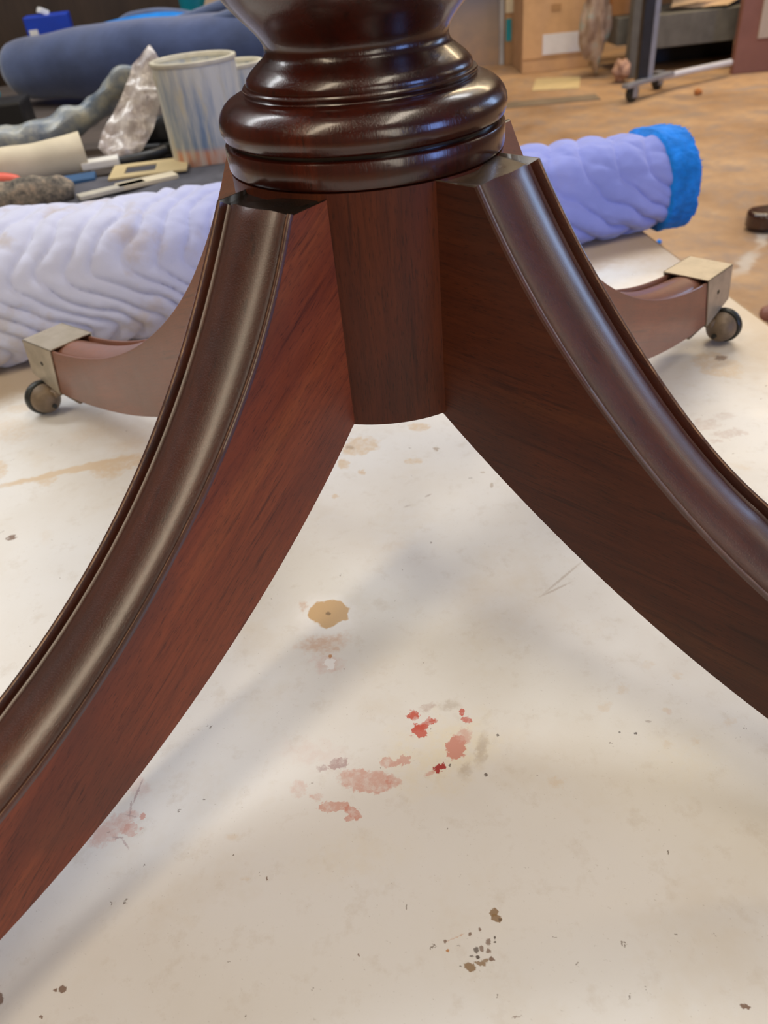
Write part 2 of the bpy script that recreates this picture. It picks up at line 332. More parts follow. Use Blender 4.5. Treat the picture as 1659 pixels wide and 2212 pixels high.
def paper_material(y0, y1):
    t = NT('stained_white_paper')
    P = t.coord('Object')
    def warp(scale, amp, prev):
        nz = t.n('ShaderNodeTexNoise'); nz.inputs['Scale'].default_value = scale; nz.inputs['Detail'].default_value = 3; nz.inputs['Roughness'].default_value = 0.55
        t.l(P, nz.inputs['Vector'])
        s = t.n('ShaderNodeVectorMath', operation='SUBTRACT'); t.l(nz.outputs['Color'], s.inputs[0]); s.inputs[1].default_value = (0.5, 0.5, 0.5)
        k = t.n('ShaderNodeVectorMath', operation='SCALE'); t.l(s.outputs[0], k.inputs[0]); k.inputs['Scale'].default_value = amp
        a = t.n('ShaderNodeVectorMath', operation='ADD'); t.l(k.outputs[0], a.inputs[0]); t.l(prev, a.inputs[1])
        return a.outputs[0]
    tiny = warp(900, 0.0022, P)
    small = warp(300, 0.0085, tiny)
    mid = warp(130, 0.020, small)
    large = warp(50, 0.046, mid)
    smooth = warp(70, 0.016, P)
    blot = t.range(t.noise(tiny, 210, 5, 0.65), 0.36, 0.56, 0.42, 1.0)
    # plain paper: off-white with faint broad yellowing and fine dust
    c = t.ramp(t.noise(P, 5.5, 5, 0.6), [(0.30, (0.71, 0.68, 0.625)), (0.50, (0.755, 0.745, 0.715)), (0.72, (0.775, 0.775, 0.765))])
    c = t.mix(t.range(t.noise(P, 16, 5, 0.65), 0.54, 0.76, 0.0, 0.30), c, (0.62, 0.52, 0.36))
    c = t.mix(t.range(t.noise(P, 60, 6, 0.7), 0.55, 0.73, 0.0, 0.30), c, (0.50, 0.42, 0.32))
    dust = t.coord('Object', (620, 900, 620), (0, 0, 0.5))
    c = t.mix(t.range(t.noise(dust, 1.0, 2, 0.5), 0.70, 0.80, 0.0, 0.35), c, (0.22, 0.17, 0.12))
    specks = t.n('ShaderNodeTexVoronoi'); specks.inputs['Scale'].default_value = 62; t.l(small, specks.inputs['Vector'])
    c = t.mix(t.range(specks.outputs['Distance'], 0.035, 0.055, 0.75, 0.0), c, (0.13, 0.09, 0.06))
    # right-edge tan is painted warm light; at the back paper is worn through
    sp = t.n('ShaderNodeSeparateXYZ'); t.l(large, sp.inputs[0])
    ex = t.math('ADD', sp.outputs[0], t.math('MULTIPLY', sp.outputs[1], 0.12))
    c = t.mix(t.range(ex, 0.33, 0.45, 0.0, 0.75, True), c, (0.58, 0.44, 0.28))
    ey = t.math('SUBTRACT', sp.outputs[1], t.math('MULTIPLY', sp.outputs[0], 0.31))
    c = t.mix(t.range(ey, 0.425, 0.475, 0.0, 0.75, True), c, (0.50, 0.37, 0.23))
    for (cn, x, y, rx, ry, ang, st, soft, wp) in STAINS:
        r = min(rx, ry)
        reach = 1.4 * max(rx, ry) + 0.016
        if y + reach < y0 or y - reach > y1: continue
        src = smooth if (wp < 0.35 and r > 0.004) else tiny if r < 0.0022 else (small if r < 0.0075 else (mid if r < 0.022 else large))
        mp = t.n('ShaderNodeMapping'); mp.vector_type = 'TEXTURE'
        mp.inputs['Location'].default_value = (x, y, ZB + 0.0008); mp.inputs['Rotation'].default_value = (0, 0, ang)
        mp.inputs['Scale'].default_value = (rx, ry, 0.05)
        t.l(src, mp.inputs['Vector'])
        ln = t.n('ShaderNodeVectorMath', operation='LENGTH'); t.l(mp.outputs[0], ln.inputs[0])
        f = t.range(ln.outputs['Value'], max(0.0, 1 - soft), 1.0 + soft * 0.35 + 0.05, st, 0.0, True)
        if wp >= 0.5 and cn not in ('brn', 'brnl', 'dark', 'dred'): f = t.math('MULTIPLY', f, blot)
        c = t.mix(f, c, STAIN_COLOURS[cn])
    t.col(c)
    t.set(Roughness=t.range(t.noise(P, 30, 4), 0.3, 0.7, 0.34, 0.48), Specular_IOR_Level=0.45)
    t.bump(t.noise(P, 420, 3, 0.6), 0.05, 0.0008)
    return t.m

def plank_wood(name, c1, c2, axis=0, rough=0.6, scale=14, stretch=0.12):
    t = NT(name); s = [1, 1, 1]; s[axis] = stretch
    v = t.coord('Object', tuple(x * scale for x in s))
    f = t.noise(v, 1.0, 6, 0.65, 0.5); g = t.noise(t.coord('Object', tuple(x * scale * 12 for x in s)), 1.0, 3)
    t.col(t.mix(t.range(g, 0.4, 0.7, 0, 0.35), t.ramp(f, [(0.28, c2), (0.7, c1)]), c2))
    t.set(Roughness=rough); t.bump(g, 0.15, 0.002)
    return t.m

PAPER_Y = [-0.61, -0.222, -0.125, 0.03, 0.725]        # one material per strip keeps each node tree short
M_paper = [paper_material(PAPER_Y[i], PAPER_Y[i + 1]) for i in range(4)]
M_board = plank_wood('bench_board_wood', (0.50, 0.34, 0.19), (0.30, 0.19, 0.10))
M_bench = plank_wood('dark_bench_wood', (0.10, 0.075, 0.06), (0.045, 0.034, 0.028))

def floor_material():
    t = NT('mottled_brown_floor'); P = t.coord()
    a = t.noise(P, 2.2, 6, 0.65); b = t.noise(P, 9.0, 6, 0.7, 0.3)
    c = t.ramp(a, [(0.30, (0.26, 0.155, 0.085)), (0.48, (0.40, 0.250, 0.140)), (0.68, (0.54, 0.360, 0.210))])
    c = t.mix(t.range(b, 0.46, 0.66, 0, 0.7), c, (0.27, 0.215, 0.185))
    c = t.mix(t.range(t.noise(P, 22, 5, 0.7), 0.58, 0.72, 0, 0.4), c, (0.52, 0.41, 0.29))
    for (x, y, rx, ry, an, cc, st) in ((0.87, 1.37, 0.11, 0.022, 0.95, (0.60, 0.56, 0.50), 0.6), (0.97, 1.52, 0.09, 0.016, 1.0, (0.60, 0.56, 0.50), 0.5), (1.66, 3.30, 0.14, 0.035, 0.05, (0.30, 0.26, 0.25), 0.6), (1.15, 2.9, 0.35, 0.05, 0.1, (0.28, 0.22, 0.17), 0.4)):
        nz = t.n('ShaderNodeTexNoise'); nz.inputs['Scale'].default_value = 24; t.l(P, nz.inputs['Vector'])
        ad = t.n('ShaderNodeVectorMath', operation='MULTIPLY_ADD'); t.l(nz.outputs['Color'], ad.inputs[0]); ad.inputs[1].default_value = (0.05, 0.05, 0); t.l(P, ad.inputs[2])
        mp = t.n('ShaderNodeMapping'); mp.vector_type = 'TEXTURE'; mp.inputs['Location'].default_value = (x + 0.025, y + 0.025, 0); mp.inputs['Rotation'].default_value = (0, 0, an); mp.inputs['Scale'].default_value = (rx, ry, 1)
        t.l(ad.outputs[0], mp.inputs['Vector']); ln = t.n('ShaderNodeVectorMath', operation='LENGTH'); t.l(mp.outputs[0], ln.inputs[0])
        c = t.mix(t.range(ln.outputs['Value'], 0.3, 1.15, st, 0.0, True), c, cc)
    t.col(c); t.set(Roughness=0.72, Specular_IOR_Level=0.22); t.bump(b, 0.1, 0.004)
    return t.m
M_floor = floor_material()
M_wall = simple('brown_wall', (0.14, 0.085, 0.05), 0.8, 0.4, 3)
M_plaster = simple('grey_wall', (0.24, 0.21, 0.18), 0.8, 0.15, 3)
M_ceil = simple('pale_ceiling', (0.34, 0.32, 0.29), 0.85, 0.1, 2)

# ------------------------------------------------------------------ room shell
def struct(name, bm, m):
    return tag(obj(name, bm, m), kind='structure')
struct('floor', box(nb(), (0.4, 1.4, -0.05), (8.2, 9.2, 0.1)), M_floor)
struct('wall_back', box(nb(), (0.4, 6.05, 1.35), (8.2, 0.1, 2.8)), M_wall)
struct('wall_left', box(nb(), (-3.75, 1.4, 1.35), (0.1, 9.2, 2.8)), M_wall)
struct('wall_right', box(nb(), (4.55, 1.4, 1.35), (0.1, 9.2, 2.8)), M_plaster)
struct('wall_front', box(nb(), (0.4, -3.25, 1.35), (8.2, 0.1, 2.8)), M_plaster)
struct('ceiling', box(nb(), (0.4, 1.4, 2.8), (8.2, 9.2, 0.1)), M_ceil)

# ------------------------------------------------------------------ pedestal table base
AZ = [math.radians(a) for a in (230.2116, 315.5665, 405.1227, 498.1249)]
CX = -0.00306
HW0, KT = 0.02452, -0.0115
PC = (0.30, 0.02)                                   # pole of the profile curves in the leg plane
TOP = [0.00618182, -0.00529946, 0.00018635, 0.00498192, 0.05274105, 0.00705709, 0.18873217]
BOT = [0.02405616, -0.02628753, 0.07547409, -0.02492963, 0.26005066]
CT = {'0+': ([-0.015, 0.005072, 0.007193, -0.002488, -0.0001664], -0.761, 0.641),
      '0-': ([0.002679, -0.005249, -0.005039, 0.0005393, 0.0007164], -0.772, 0.482),
      '1-': ([-0.02628, -0.02308, 0.00296, 0.00357, -0.0004778], -0.785, 0.326),
      '1+': ([-0.04916, -0.07977, -0.02971, 0.00217, 0.0005253], -0.789, 0.198),
      '3+': ([-0.005704, 0.007212, -0.001255, -0.001257, -0.0001621], -0.352, 1.059)}
CB = {0: ([-0.03044, 0.02665, -0.001651, -0.0008579, -0.0004602], -0.369, 0.732),
      1: ([0.007935, -0.002717, 0.0003392], -0.353, 0.466)}
def pv(c, x):
    r = 0.0
    for a in c: r = r * x + a
    return r
def corr(e, x):
    if e is None: return 0.0
    c, a, b = e
    y = pv(c, min(max(x, a), b))
    return y if a <= x <= b else y * math.exp(-((x - min(max(x, a), b)) / 0.2) ** 2)
def polar(r, an):
    return Vector((PC[0] + r * math.cos(an + PI * 1.3), PC[1] + r * math.sin(an + PI * 1.3)))
AN0, AN1 = -0.83, 1.092
def top_curve(an, k, v):
    def edge(s):
        e = CT.get('%d%s' % (k, s)); return pv(TOP, an) + corr(e, an)
    t = (v + 1) / 2
    return polar(edge('-') * (1 - t) + edge('+') * t, an)
ZTOP = (-0.0150, -0.0125, -0.0120, -0.0135)
PROFILE = [(-1.0, 0.0016), (-0.988, 0.0004), (-0.965, 0.0), (-0.925, 0.0), (-0.895, 0.0003), (-0.875, 0.0014), (-0.868, 0.0046), (-0.82, 0.0052), (-0.765, 0.0052)]
for q in range(17):
    x = -0.745 + 1.49 * q / 16
    w_ = max(0.0, 1 - (x / 0.75) ** 2)
    PROFILE.append((x, 0.0046 - 0.0040 * w_ - 0.0022 * w_ ** 0.35))
PROFILE += [(-v, d) for v, d in PROFILE[8::-1]]
PEDESTAL = empty('pedestal_table_base', (CX, 0, ZB), 0, 'dark red-brown polished wooden pedestal table base with four curved reeded legs on casters', 'table base')

def build_leg(k):
    hwf = lambda rho: HW0 + KT * (rho - 0.15)
    NS = 120
    # stations along the top curve; the first ones are lowered to the flat top cut
    stations = []
    for i in range(NS + 1):
        an = AN0 + (AN1 - AN0) * i / NS
        c = [top_curve(an, k, v) for v in (-1, 0, 1)]
        if c[1][1] > ZTOP[k]: continue
        stations.append(an)
    # exact start at the top cut
    lo, hi = AN0 - 0.1, stations[0]
    for _ in range(40):
        mid_ = (lo + hi) / 2
        if top_curve(mid_, k, 0)[1] > ZTOP[k]: lo = mid_
        else: hi = mid_
    stations = [hi] + stations
    T = []
    for an in stations:
        p0, p1 = top_curve(an - 0.01, k, 0), top_curve(an + 0.01, k, 0)
        tg = (p1 - p0).normalized(); nrm = Vector((tg.y, -tg.x))
        if nrm.y > 0: nrm = -nrm
        T.append((an, nrm))
    # bottom polyline: inside the column, then the lower curve, then flat toe
    B = []
    rj = 0.060
    b0 = polar(pv(BOT, -0.372) + corr(CB.get(k), -0.372), -0.372)
    for i in range(25): B.append(Vector((rj - 0.012, ZTOP[k] + (b0.y - ZTOP[k]) * i / 25)))
    B.append(Vector((rj - 0.012, b0.y + 0.004)))
    for i in range(70):
        an = -0.372 + (0.945 + 0.372) * i / 69
        B.append(polar(pv(BOT, an) + corr(CB.get(k), an), an))
    B.append(Vector((0.43, -0.2668))); B.append(Vector((0.460, -0.2600)))
    # resample bottom to the number of stations (+1 for the toe end)
    NT_ = len(T) + 1
    L = [0.0]
    for i in range(1, len(B)): L.append(L[-1] + (B[i] - B[i - 1]).length)
    def bat(s):
        s *= L[-1]
        for i in range(1, len(B)):
            if s <= L[i] + 1e-12:
                f = (s - L[i - 1]) / max(1e-9, L[i] - L[i - 1]); return B[i - 1].lerp(B[i], f)
        return B[-1].copy()
    V, Fc, FM = [], [], []
    npf = len(PROFILE)
    row = npf + 2
    for i in range(NT_):
        if i < len(T):
            an, nrm = T[i]
            pts = [top_curve(an, k, v) + nrm * d for v, d in PROFILE]
        else:                                        # toe end under the ferrule
            pts = [Vector((0.462, -0.2195)) + Vector((0, -1)) * d for v, d in PROFILE]
        if i == 0: pts = [Vector((p.x, min(p.y, ZTOP[k] + 0.0))) for p in pts]
        b = bat(i / (NT_ - 1))
        for (v, d), p in zip(PROFILE, pts):
            V.append(Vector((p.x, v * hwf(p.x), p.y)))
        V.append(Vector((b.x, hwf(b.x), b.y))); V.append(Vector((b.x, -hwf(b.x), b.y)))
    for i in range(NT_ - 1):
        for j in range(row):
            l = (j + 1) % row
            Fc.append((i * row + j, i * row + l, (i + 1) * row + l, (i + 1) * row + j))
            m = 0
            if j < npf - 1:
                v = abs(PROFILE[j][0] + PROFILE[j + 1][0]) / 2
                m = 1
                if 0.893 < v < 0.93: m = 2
            FM.append(m)
    Fc.append(tuple(range(row))[::-1]); FM.append(3)
    Fc.append(tuple(range((NT_ - 1) * row, NT_ * row))); FM.append(0)
    me = bpy.data.meshes.new('leg'); me.from_pydata([tuple(v) for v in V], [], Fc)
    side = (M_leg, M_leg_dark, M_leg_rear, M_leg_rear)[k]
    leg = obj('leg', me, [side, M_reed if k < 2 else M_leg_rear, M_worn if k < 2 else M_leg_rear, M_recess if k == 0 else M_top], PEDESTAL, True)  # first leg's cap is painted black as the dark hollow under the collar
    me.polygons.foreach_set('material_index', FM)
    bm = bmesh.new(); bm.from_mesh(me); bmesh.ops.recalc_face_normals(bm, faces=bm.faces[:]); bm.to_mesh(me); bm.free()
    me.set_sharp_from_angle(angle=math.radians(35))
    leg.location = (-CX, 0, ZC - ZB); leg.rotation_euler = (0, 0, AZ[k])
    # brass toe cap: top plate, two side plates, front plate
    th = 0.0011
    def w(r): return hwf(r) + 0.0006
    bm = nb()
    def slab(a):                                     # closed plate from 8 corners
        vs_ = [bm.verts.new(p) for p in a]
        for f in ((0, 1, 2, 3), (7, 6, 5, 4), (0, 4, 5, 1), (1, 5, 6, 2), (2, 6, 7, 3), (3, 7, 4, 0)):
            bm.faces.new([vs_[x] for x in f])
    rin, rout = 0.412, 0.4665
    def zt(r): return -0.2172 - 0.0020 * (r - rin) / (rout - rin)
    wi, wo = w(rin) + th, w(rout) + th
    slab([(rin, -wi, zt(rin)), (rout, -wo, zt(rout)), (rout, wo, zt(rout)), (rin, wi, zt(rin)),
          (rin, -wi, zt(rin) + th), (rout, -wo, zt(rout) + th), (rout, wo, zt(rout) + th), (rin, wi, zt(rin) + th)])
    for s in (-1, 1):
        q = [(rin, zt(rin) + th), (rout, zt(rout) + th), (0.4725, -0.2560), (0.4275, -0.2685)]
        slab([(r, s * w(r), z) for r, z in q] + [(r, s * (w(r) + th), z) for r, z in q])
    slab([(rout - th, -wo, zt(rout)), (rout - th, wo, zt(rout)), (0.4720 - th, wo, -0.2560), (0.4720 - th, -wo, -0.2560),
          (rout, -wo, zt(rout)), (rout, wo, zt(rout)), (0.4720, wo, -0.2560), (0.4720, -wo, -0.2560)])
    obj('ferrule', bm, M_brass, leg)
    near = 1 if k in (0, 3) else -1
    if k in (2, 3):
        obj('screw', tube([(0.441, near * (w(0.441) + th - 0.0006), -0.2375), (0.441, near * (w(0.441) + th + 0.0005), -0.2375)], 0.0021, 12), M_iron, leg, True)
    # swivel caster: base plate, domed fork, wheel
    bm = box(nb(), (0.4250, near * 0.004, -0.2695), (0.052, 0.030, 0.0035), 0, 0, math.radians(-4), 0.001)
    box(bm, (0.4430, near * 0.012, -0.2705), (0.018, 0.026, 0.006), 0, 0, 0, 0.0015)
    obj('caster_plate', bm, M_bronze, leg, True)
    yc = near * 0.0275
    zc_ = ZB - ZC + 0.0175 + 0.0009
    RX = Matrix.Rotation(PI / 2, 4, 'Y')             # lathe axis z -> radial x
    wheel = [(0.0, -0.0045), (0.0145, -0.0045), (0.0165, -0.0040), (0.0175, -0.0022), (0.0175, 0.0022), (0.0165, 0.0040), (0.0145, 0.0045), (0.0135, 0.0036), (0.006, 0.0036), (0.005, 0.0055), (0.0, 0.0055)]
    obj('wheel', lathe(wheel, 40, (0.4610, yc, zc_), RX), M_iron, leg, True)
    dome = [(0.0, -0.0165), (0.0035, -0.0163), (0.0080, -0.0148), (0.0115, -0.0118), (0.0138, -0.0078), (0.0148, -0.0030), (0.0150, 0.0), (0.0, 0.0)]
    obj('fork_dome', lathe(dome, 36, (0.4558, yc, zc_ + 0.0005), RX), M_bronze, leg, True)
    obj('axle', tube([(0.4375, yc, zc_ - 0.004), (0.4405, yc, zc_ - 0.004)], 0.0024, 12), M_iron, leg, True)
    return leg
for k in range(4): build_leg(k)
zo = (0, 0, ZC - ZB)
o = obj('column', lathe([(0, -0.1333), (0.0680, -0.1333), (0.0692, -0.1325), (0.0694, -0.131), (0.0694, -0.0128), (0.0, -0.0128)], 128), M_col, PEDESTAL, True); o.location = zo
o = obj('collar_band', lathe([(0.0, -0.0130), (0.0640, -0.0128), (0.0684, -0.0124), (0.0695, -0.0116), (0.0700, -0.0104), (0.0703, -0.0060), (0.0703, -0.0012), (0.0699, -0.0003), (0.0680, 0.0002), (0.0, 0.0002)], 144), M_turn, PEDESTAL, True); o.location = zo
o = obj('groove', lathe([(0.0, -0.0002), (0.0668, -0.0002), (0.0668, 0.0022), (0.0, 0.0022)], 128), M_recess, PEDESTAL, True); o.location = zo
o = obj('torus_ring', lathe([(0.0, 0.0018), (0.0670, 0.0018), (0.0690, 0.0022), (0.0703, 0.0036), (0.0711, 0.0060), (0.0713, 0.0085), (0.0708, 0.0112), (0.0697, 0.0136), (0.0678, 0.0160), (0.0655, 0.0178), (0.0625, 0.0191), (0.0590, 0.0197), (0.0558, 0.0199), (0.0, 0.0199)], 144), M_turn, PEDESTAL, True); o.location = zo
o = obj('fillet_ring', lathe([(0.0, 0.0194), (0.0568, 0.0194), (0.0570, 0.0202), (0.0565, 0.0208), (0.0570, 0.0214), (0.0571, 0.0228), (0.0566, 0.0234), (0.0540, 0.0237), (0.0, 0.0238)], 144), M_turn, PEDESTAL, True); o.location = zo
o = obj('baluster', lathe([(0.0, 0.0228), (0.0548, 0.0230), (0.0552, 0.0244), (0.0543, 0.0268), (0.0518, 0.0294), (0.0484, 0.0320), (0.0456, 0.0340), (0.0443, 0.0358), (0.0438, 0.0378), (0.0442, 0.0402), (0.0455, 0.0425), (0.0474, 0.0450), (0.0500, 0.0478), (0.0530, 0.0508), (0.0563, 0.0544), (0.0595, 0.0584), (0.0625, 0.0632), (0.0645, 0.0680), (0.0655, 0.0740), (0.0652, 0.082), (0.0630, 0.095), (0.0570, 0.115), (0.0490, 0.140), (0.0430, 0.165), (0.0400, 0.195), (0.0410, 0.215), (0.0470, 0.224), (0.0520, 0.230), (0.0530, 0.238), (0.0500, 0.246), (0.0500, 0.262), (0.0, 0.262)], 144), M_turn, PEDESTAL, True); o.location = zo

# ------------------------------------------------------------------ low bench with its paper cover
bench = empty('low_work_bench', (0, 0, 0), 0, 'low tan wooden work bench under the pedestal base, covered in stained paper', 'bench')
def quad_slab(pts, z0, z1):
    n = len(pts)
    V = [(x, y, z0) for x, y in pts] + [(x, y, z1) for x, y in pts]
    F = [tuple(range(n))[::-1], tuple(range(n, 2 * n))] + [(i, (i + 1) % n, n + (i + 1) % n, n + i) for i in range(n)]
    return pyd(V, F)
top_poly = [(-0.95, -0.62), (0.520, -0.62), (0.358, 0.735), (-0.95, 0.735)]
obj('bench_top', quad_slab(top_poly, ZB - 0.022, ZB), M_board, bench)
for x, y in ((-0.85, -0.52), (0.40, -0.52), (0.27, 0.64), (-0.85, 0.64)):
    obj('leg', box(nb(), (x, y, (ZB - 0.022) / 2), (0.06, 0.06, ZB - 0.022), bev=0.003), M_board, bench)
obj('apron', box(nb(), (-0.225, -0.52, ZB - 0.062), (1.19, 0.025, 0.08)), M_board, bench)
obj('apron', box(nb(), (-0.29, 0.64, ZB - 0.062), (1.06, 0.025, 0.08)), M_board, bench)
V, F, FI = [], [], []
for y in PAPER_Y:
    xr = 0.5155 - 0.16 * (y + 0.61) / 1.335
    V += [(-0.94, y, ZB), (xr, y, ZB), (xr, y, ZB + 0.0008), (-0.94, y, ZB + 0.0008)]
for i in range(4):
    for j in range(4):
        l = (j + 1) % 4; F.append((4 * i + j, 4 * i + l, 4 * i + 4 + l, 4 * i + 4 + j)); FI.append(i)
F += [(3, 2, 1, 0), (16, 17, 18, 19)]; FI += [0, 3]
me = bpy.data.meshes.new('paper_cover'); me.from_pydata(V, [], F)
pap = obj('paper_cover', me, M_paper)
me.polygons.foreach_set('material_index', FI)
bm = bmesh.new(); bm.from_mesh(me); bmesh.ops.recalc_face_normals(bm, faces=bm.faces[:]); bm.to_mesh(me); bm.free()
tag(pap, 'white paper sheet with red, pink and tan stains covering the low bench', 'paper')

# ------------------------------------------------------------------ quilted moving blanket, rolled
def quilt_material():
    t = NT('lavender_quilt'); P = t.coord()
    f = t.noise(P, 9, 5, 0.6)
    c = t.ramp(f, [(0.3, (0.205, 0.255, 0.68)), (0.7, (0.275, 0.325, 0.80))])
    sp = t.n('ShaderNodeSeparateXYZ'); t.l(P, sp.inputs[0])
    left = t.range(sp.outputs[0], -0.02, -0.33, 0.0, 1.0, True)
    c = t.mix(t.math('MULTIPLY', left, 0.78), c, (0.67, 0.70, 0.82))
    st = t.range(t.noise(P, 17, 4, 0.6), 0.56, 0.70, 0.0, 0.6)
    c = t.mix(t.math('MULTIPLY', st, t.range(left, 0, 1, 0.12, 0.8)), c, (0.44, 0.33, 0.20))
    t.col(c); t.set(Roughness=0.9, Sheen_Weight=0.4); t.bump(t.noise(P, 500, 3, 0.7), 0.25, 0.002)
    return t.m
M_quilt = quilt_material()
M_blue = simple('blue_fleece', (0.0, 0.21, 0.78), 0.95, 0.3, 50, sheen=0.1, bump=0.5)
QD = Vector((0.9551, 0.2963, 0)); QN = Vector((-0.2963, 0.9551, 0))
QA, QB = -0.62, 0.445                                  # stretch along the axis, measured from the point below
QO = Vector((0.0, 0.5215, ZB + 0.0008))               # where the roll's front contact line passes x = 0
def quilt_section(u):
    f = (u - QA) / (QB - QA)
    ax = 0.086 * (1 - f) + 0.058 * f                  # half depth
    az = 0.079 * (1 - f) + 0.0585 * f                 # half height
    return ax, az
def tri(x): return abs((x % 1.0) * 2 - 1)
def quilt_point(u, a, puff=True, grow=0.0):
    ax, az = quilt_section(u)
    arc = a * 0.075
    f = (u - QA) / (QB - QA)
    h = 0.0
    if puff:
        n1 = noise.noise(Vector((u * 20, arc * 20, 1.5))); n2 = noise.noise(Vector((u * 26, arc * 26, 8.5)))
        k = min(1.0, max(0.0, (f - 0.50) / 0.2))      # small herringbone on the left, long slanting puffs on the right
        uu, aa = u + 0.010 * n1, arc + 0.010 * n2
        sp = lambda x: 0.5 * (x + math.sqrt(x * x + 0.0001))
        m1, m2, m3 = 0.75 - 0.45 * k, 1.7 - 0.35 * k, 0.9
        v1, v2 = 0.213 - 0.010 * k, 0.280 + 0.03 * k
        ph = uu + m1 * aa - (m1 + m2) * sp(aa - v1) + (m2 + m3) * sp(aa - v2)
        s1 = abs(math.sin(PI * ph / (0.030 + 0.018 * k)))
        b1 = min(1.0, abs(aa - v1) / 0.012, abs(aa - v2) / 0.012)
        b2 = abs(math.sin(PI * (aa - v1) / (0.040 + 0.01 * k) + 1.2 * n1))
        s3 = abs(math.sin(PI * (uu * 0.55 - 0.9 * aa + 0.02 * n2) / (0.048 + 0.012 * k)))
        h = ((s1 ** 0.45) * (0.52 - 0.12 * k + 0.18 * b1 ** 0.5 + 0.12 * b2 ** 0.5 + (0.18 + 0.12 * k) * s3 ** 0.4) - 0.70) * (0.0080 + 0.0004 * k)
        h += 0.0016 * n1 + 0.0012 * noise.noise(Vector((u * 70, arc * 70, 4.0)))
    h += 0.006 * noise.noise(Vector((u * 9, a * 1.2, 3.0)))
    h += grow
    ca, sa = math.cos(a), math.sin(a)
    p = 2.6
    k = (abs(ca) ** p + abs(sa) ** p) ** (-1 / p)
    y, z = (ax + h) * ca * k, (az + h) * sa * k
    lean = 0.10 * z                                   # slumps slightly backwards
    zz = max(z + az, 0.0006)
    return QO + QD * u + QN * (ax * 0.80 + y + lean) + Vector((0, 0, zz))
def quilt_tube(u0, u1, nu, na, puff=True, grow=0.0, fuzz=0.0, close=True):
    V, F = [], []
    for i in range(nu + 1):
        u = u0 + (u1 - u0) * i / nu
        for j in range(na):
            a = 2 * PI * j / na
            g = grow + (fuzz * noise.noise(Vector((u * 300, a * 24, 1.0))) if fuzz else 0)
            uu = u + (0.35 * fuzz * noise.noise(Vector((a * 30, u * 90, 7.0))) * 4 if fuzz and i == nu else 0)
            V.append(quilt_point(uu, a, puff, g))
    for i in range(nu):
        for j in range(na):
            l = (j + 1) % na
            F.append((i * na + j, (i + 1) * na + j, (i + 1) * na + l, i * na + l))
    if close:
        F.append(tuple(range(na))); F.append(tuple(range(nu * na, (nu + 1) * na))[::-1])
    return pyd(V, F)
quilt = empty('moving_blanket', (0.0, 0.58, ZB), 0, 'lavender quilted moving blanket rolled up, with a bright blue bound end', 'blanket')
def shift(o, p):
    o.location = -Vector(p.location); return o
shift(obj('quilted_roll', quilt_tube(QA, QB - 0.030, 520, 190), M_quilt, quilt, 'all'), quilt)
shift(obj('blue_binding', quilt_tube(QB - 0.042, QB, 10, 150, False, 0.0060, 0.0026), M_blue, quilt, 'all'), quilt)
random.seed(4)
fr = []
for q in range(60):
    a = random.uniform(-0.7, 3.6); p = quilt_point(QB - random.uniform(0, 0.008), a, False, 0.001)
    d = QD * random.uniform(0.002, 0.008) + Vector((0, 0, random.uniform(-0.003, 0.006))) + QN * random.uniform(-0.004, 0.002)
    fr.append(tube([p - d * 0.3, p + d * 0.6, p + d + Vector((0, 0, random.uniform(-0.002, 0.002)))], [0.0007, 0.0005, 0.0003], 4))
tag(shift(obj('fringe', join(*fr), M_blue, quilt), quilt), kind='stuff')
lint = obj('lint_ball', lathe([(0.0001, -0.006), (0.005, -0.004), (0.007, 0.0), (0.005, 0.004), (0.0001, 0.006)], 14, (0.715, 1.544, 0.007)), M_blue, None, True)
tag(lint, 'tiny blue ball of lint on the brown floor below the rolled blanket', 'lint')

# ------------------------------------------------------------------ side bench at the back left and the clutter on it
sb = empty('side_bench', (-0.75, 1.4, 0), 0, 'dark wooden side bench behind the rolled blanket, crowded with tools and cloth', 'bench')
shift(obj('bench_top', box(nb(), (-0.76, 1.425, BT - 0.02), (1.5, 1.45, 0.04), bev=0.003), M_bench, sb), sb)
for x, y in ((-1.42, 0.78), (-0.09, 0.78), (-1.42, 2.06), (-0.09, 2.06)):
    shift(obj('leg', box(nb(), (x, y, (BT - 0.04) / 2), (0.07, 0.07, BT - 0.04), bev=0.003), M_bench, sb), sb)

M_navy = simple('navy_fleece', (0.036, 0.058, 0.145), 0.95, 0.35, 9, sheen=0.5, bump=0.4)
M_navy2 = simple('navy_fleece_light', (0.060, 0.085, 0.17), 0.95, 0.3, 9, sheen=0.5, bump=0.4)
M_azure = simple('azure_cloth', (0.0, 0.19, 0.60), 0.8, 0.3, 14)
M_greycloth = simple('charcoal_cloth', (0.085, 0.085, 0.105), 0.95, 0.3, 20, bump=0.4)
M_cream = simple('cream_canvas', (0.66, 0.58, 0.42), 0.75, 0.12, 14)
M_white = simple('white_paper_scrap', (0.80, 0.78, 0.72), 0.6, 0.1, 20)
M_teal = simple('teal_plastic', (0.01, 0.29, 0.36), 0.45, 0.2, 14)
M_kraft = simple('cardboard', (0.58, 0.36, 0.195), 0.8, 0.14, 10)
M_kraft2 = simple('cardboard_dark', (0.42, 0.24, 0.115), 0.8, 0.14, 10)
M_tan = simple('tan_card', (0.62, 0.44, 0.26), 0.7, 0.1, 10)
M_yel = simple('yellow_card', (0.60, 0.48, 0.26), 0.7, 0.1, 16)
M_royal = simple('royal_blue', (0.005, 0.045, 0.42), 0.45, 0.2, 14)
M_coral = simple('coral_plastic', (0.80, 0.13, 0.08), 0.4, 0.1, 14)
M_grey = simple('grey_painted_wood', (0.15, 0.145, 0.13), 0.7, 0.25, 12)
M_greysteel = simple('grey_steel', (0.30, 0.31, 0.35), 0.4, 0.15, 12, metal=0.3)
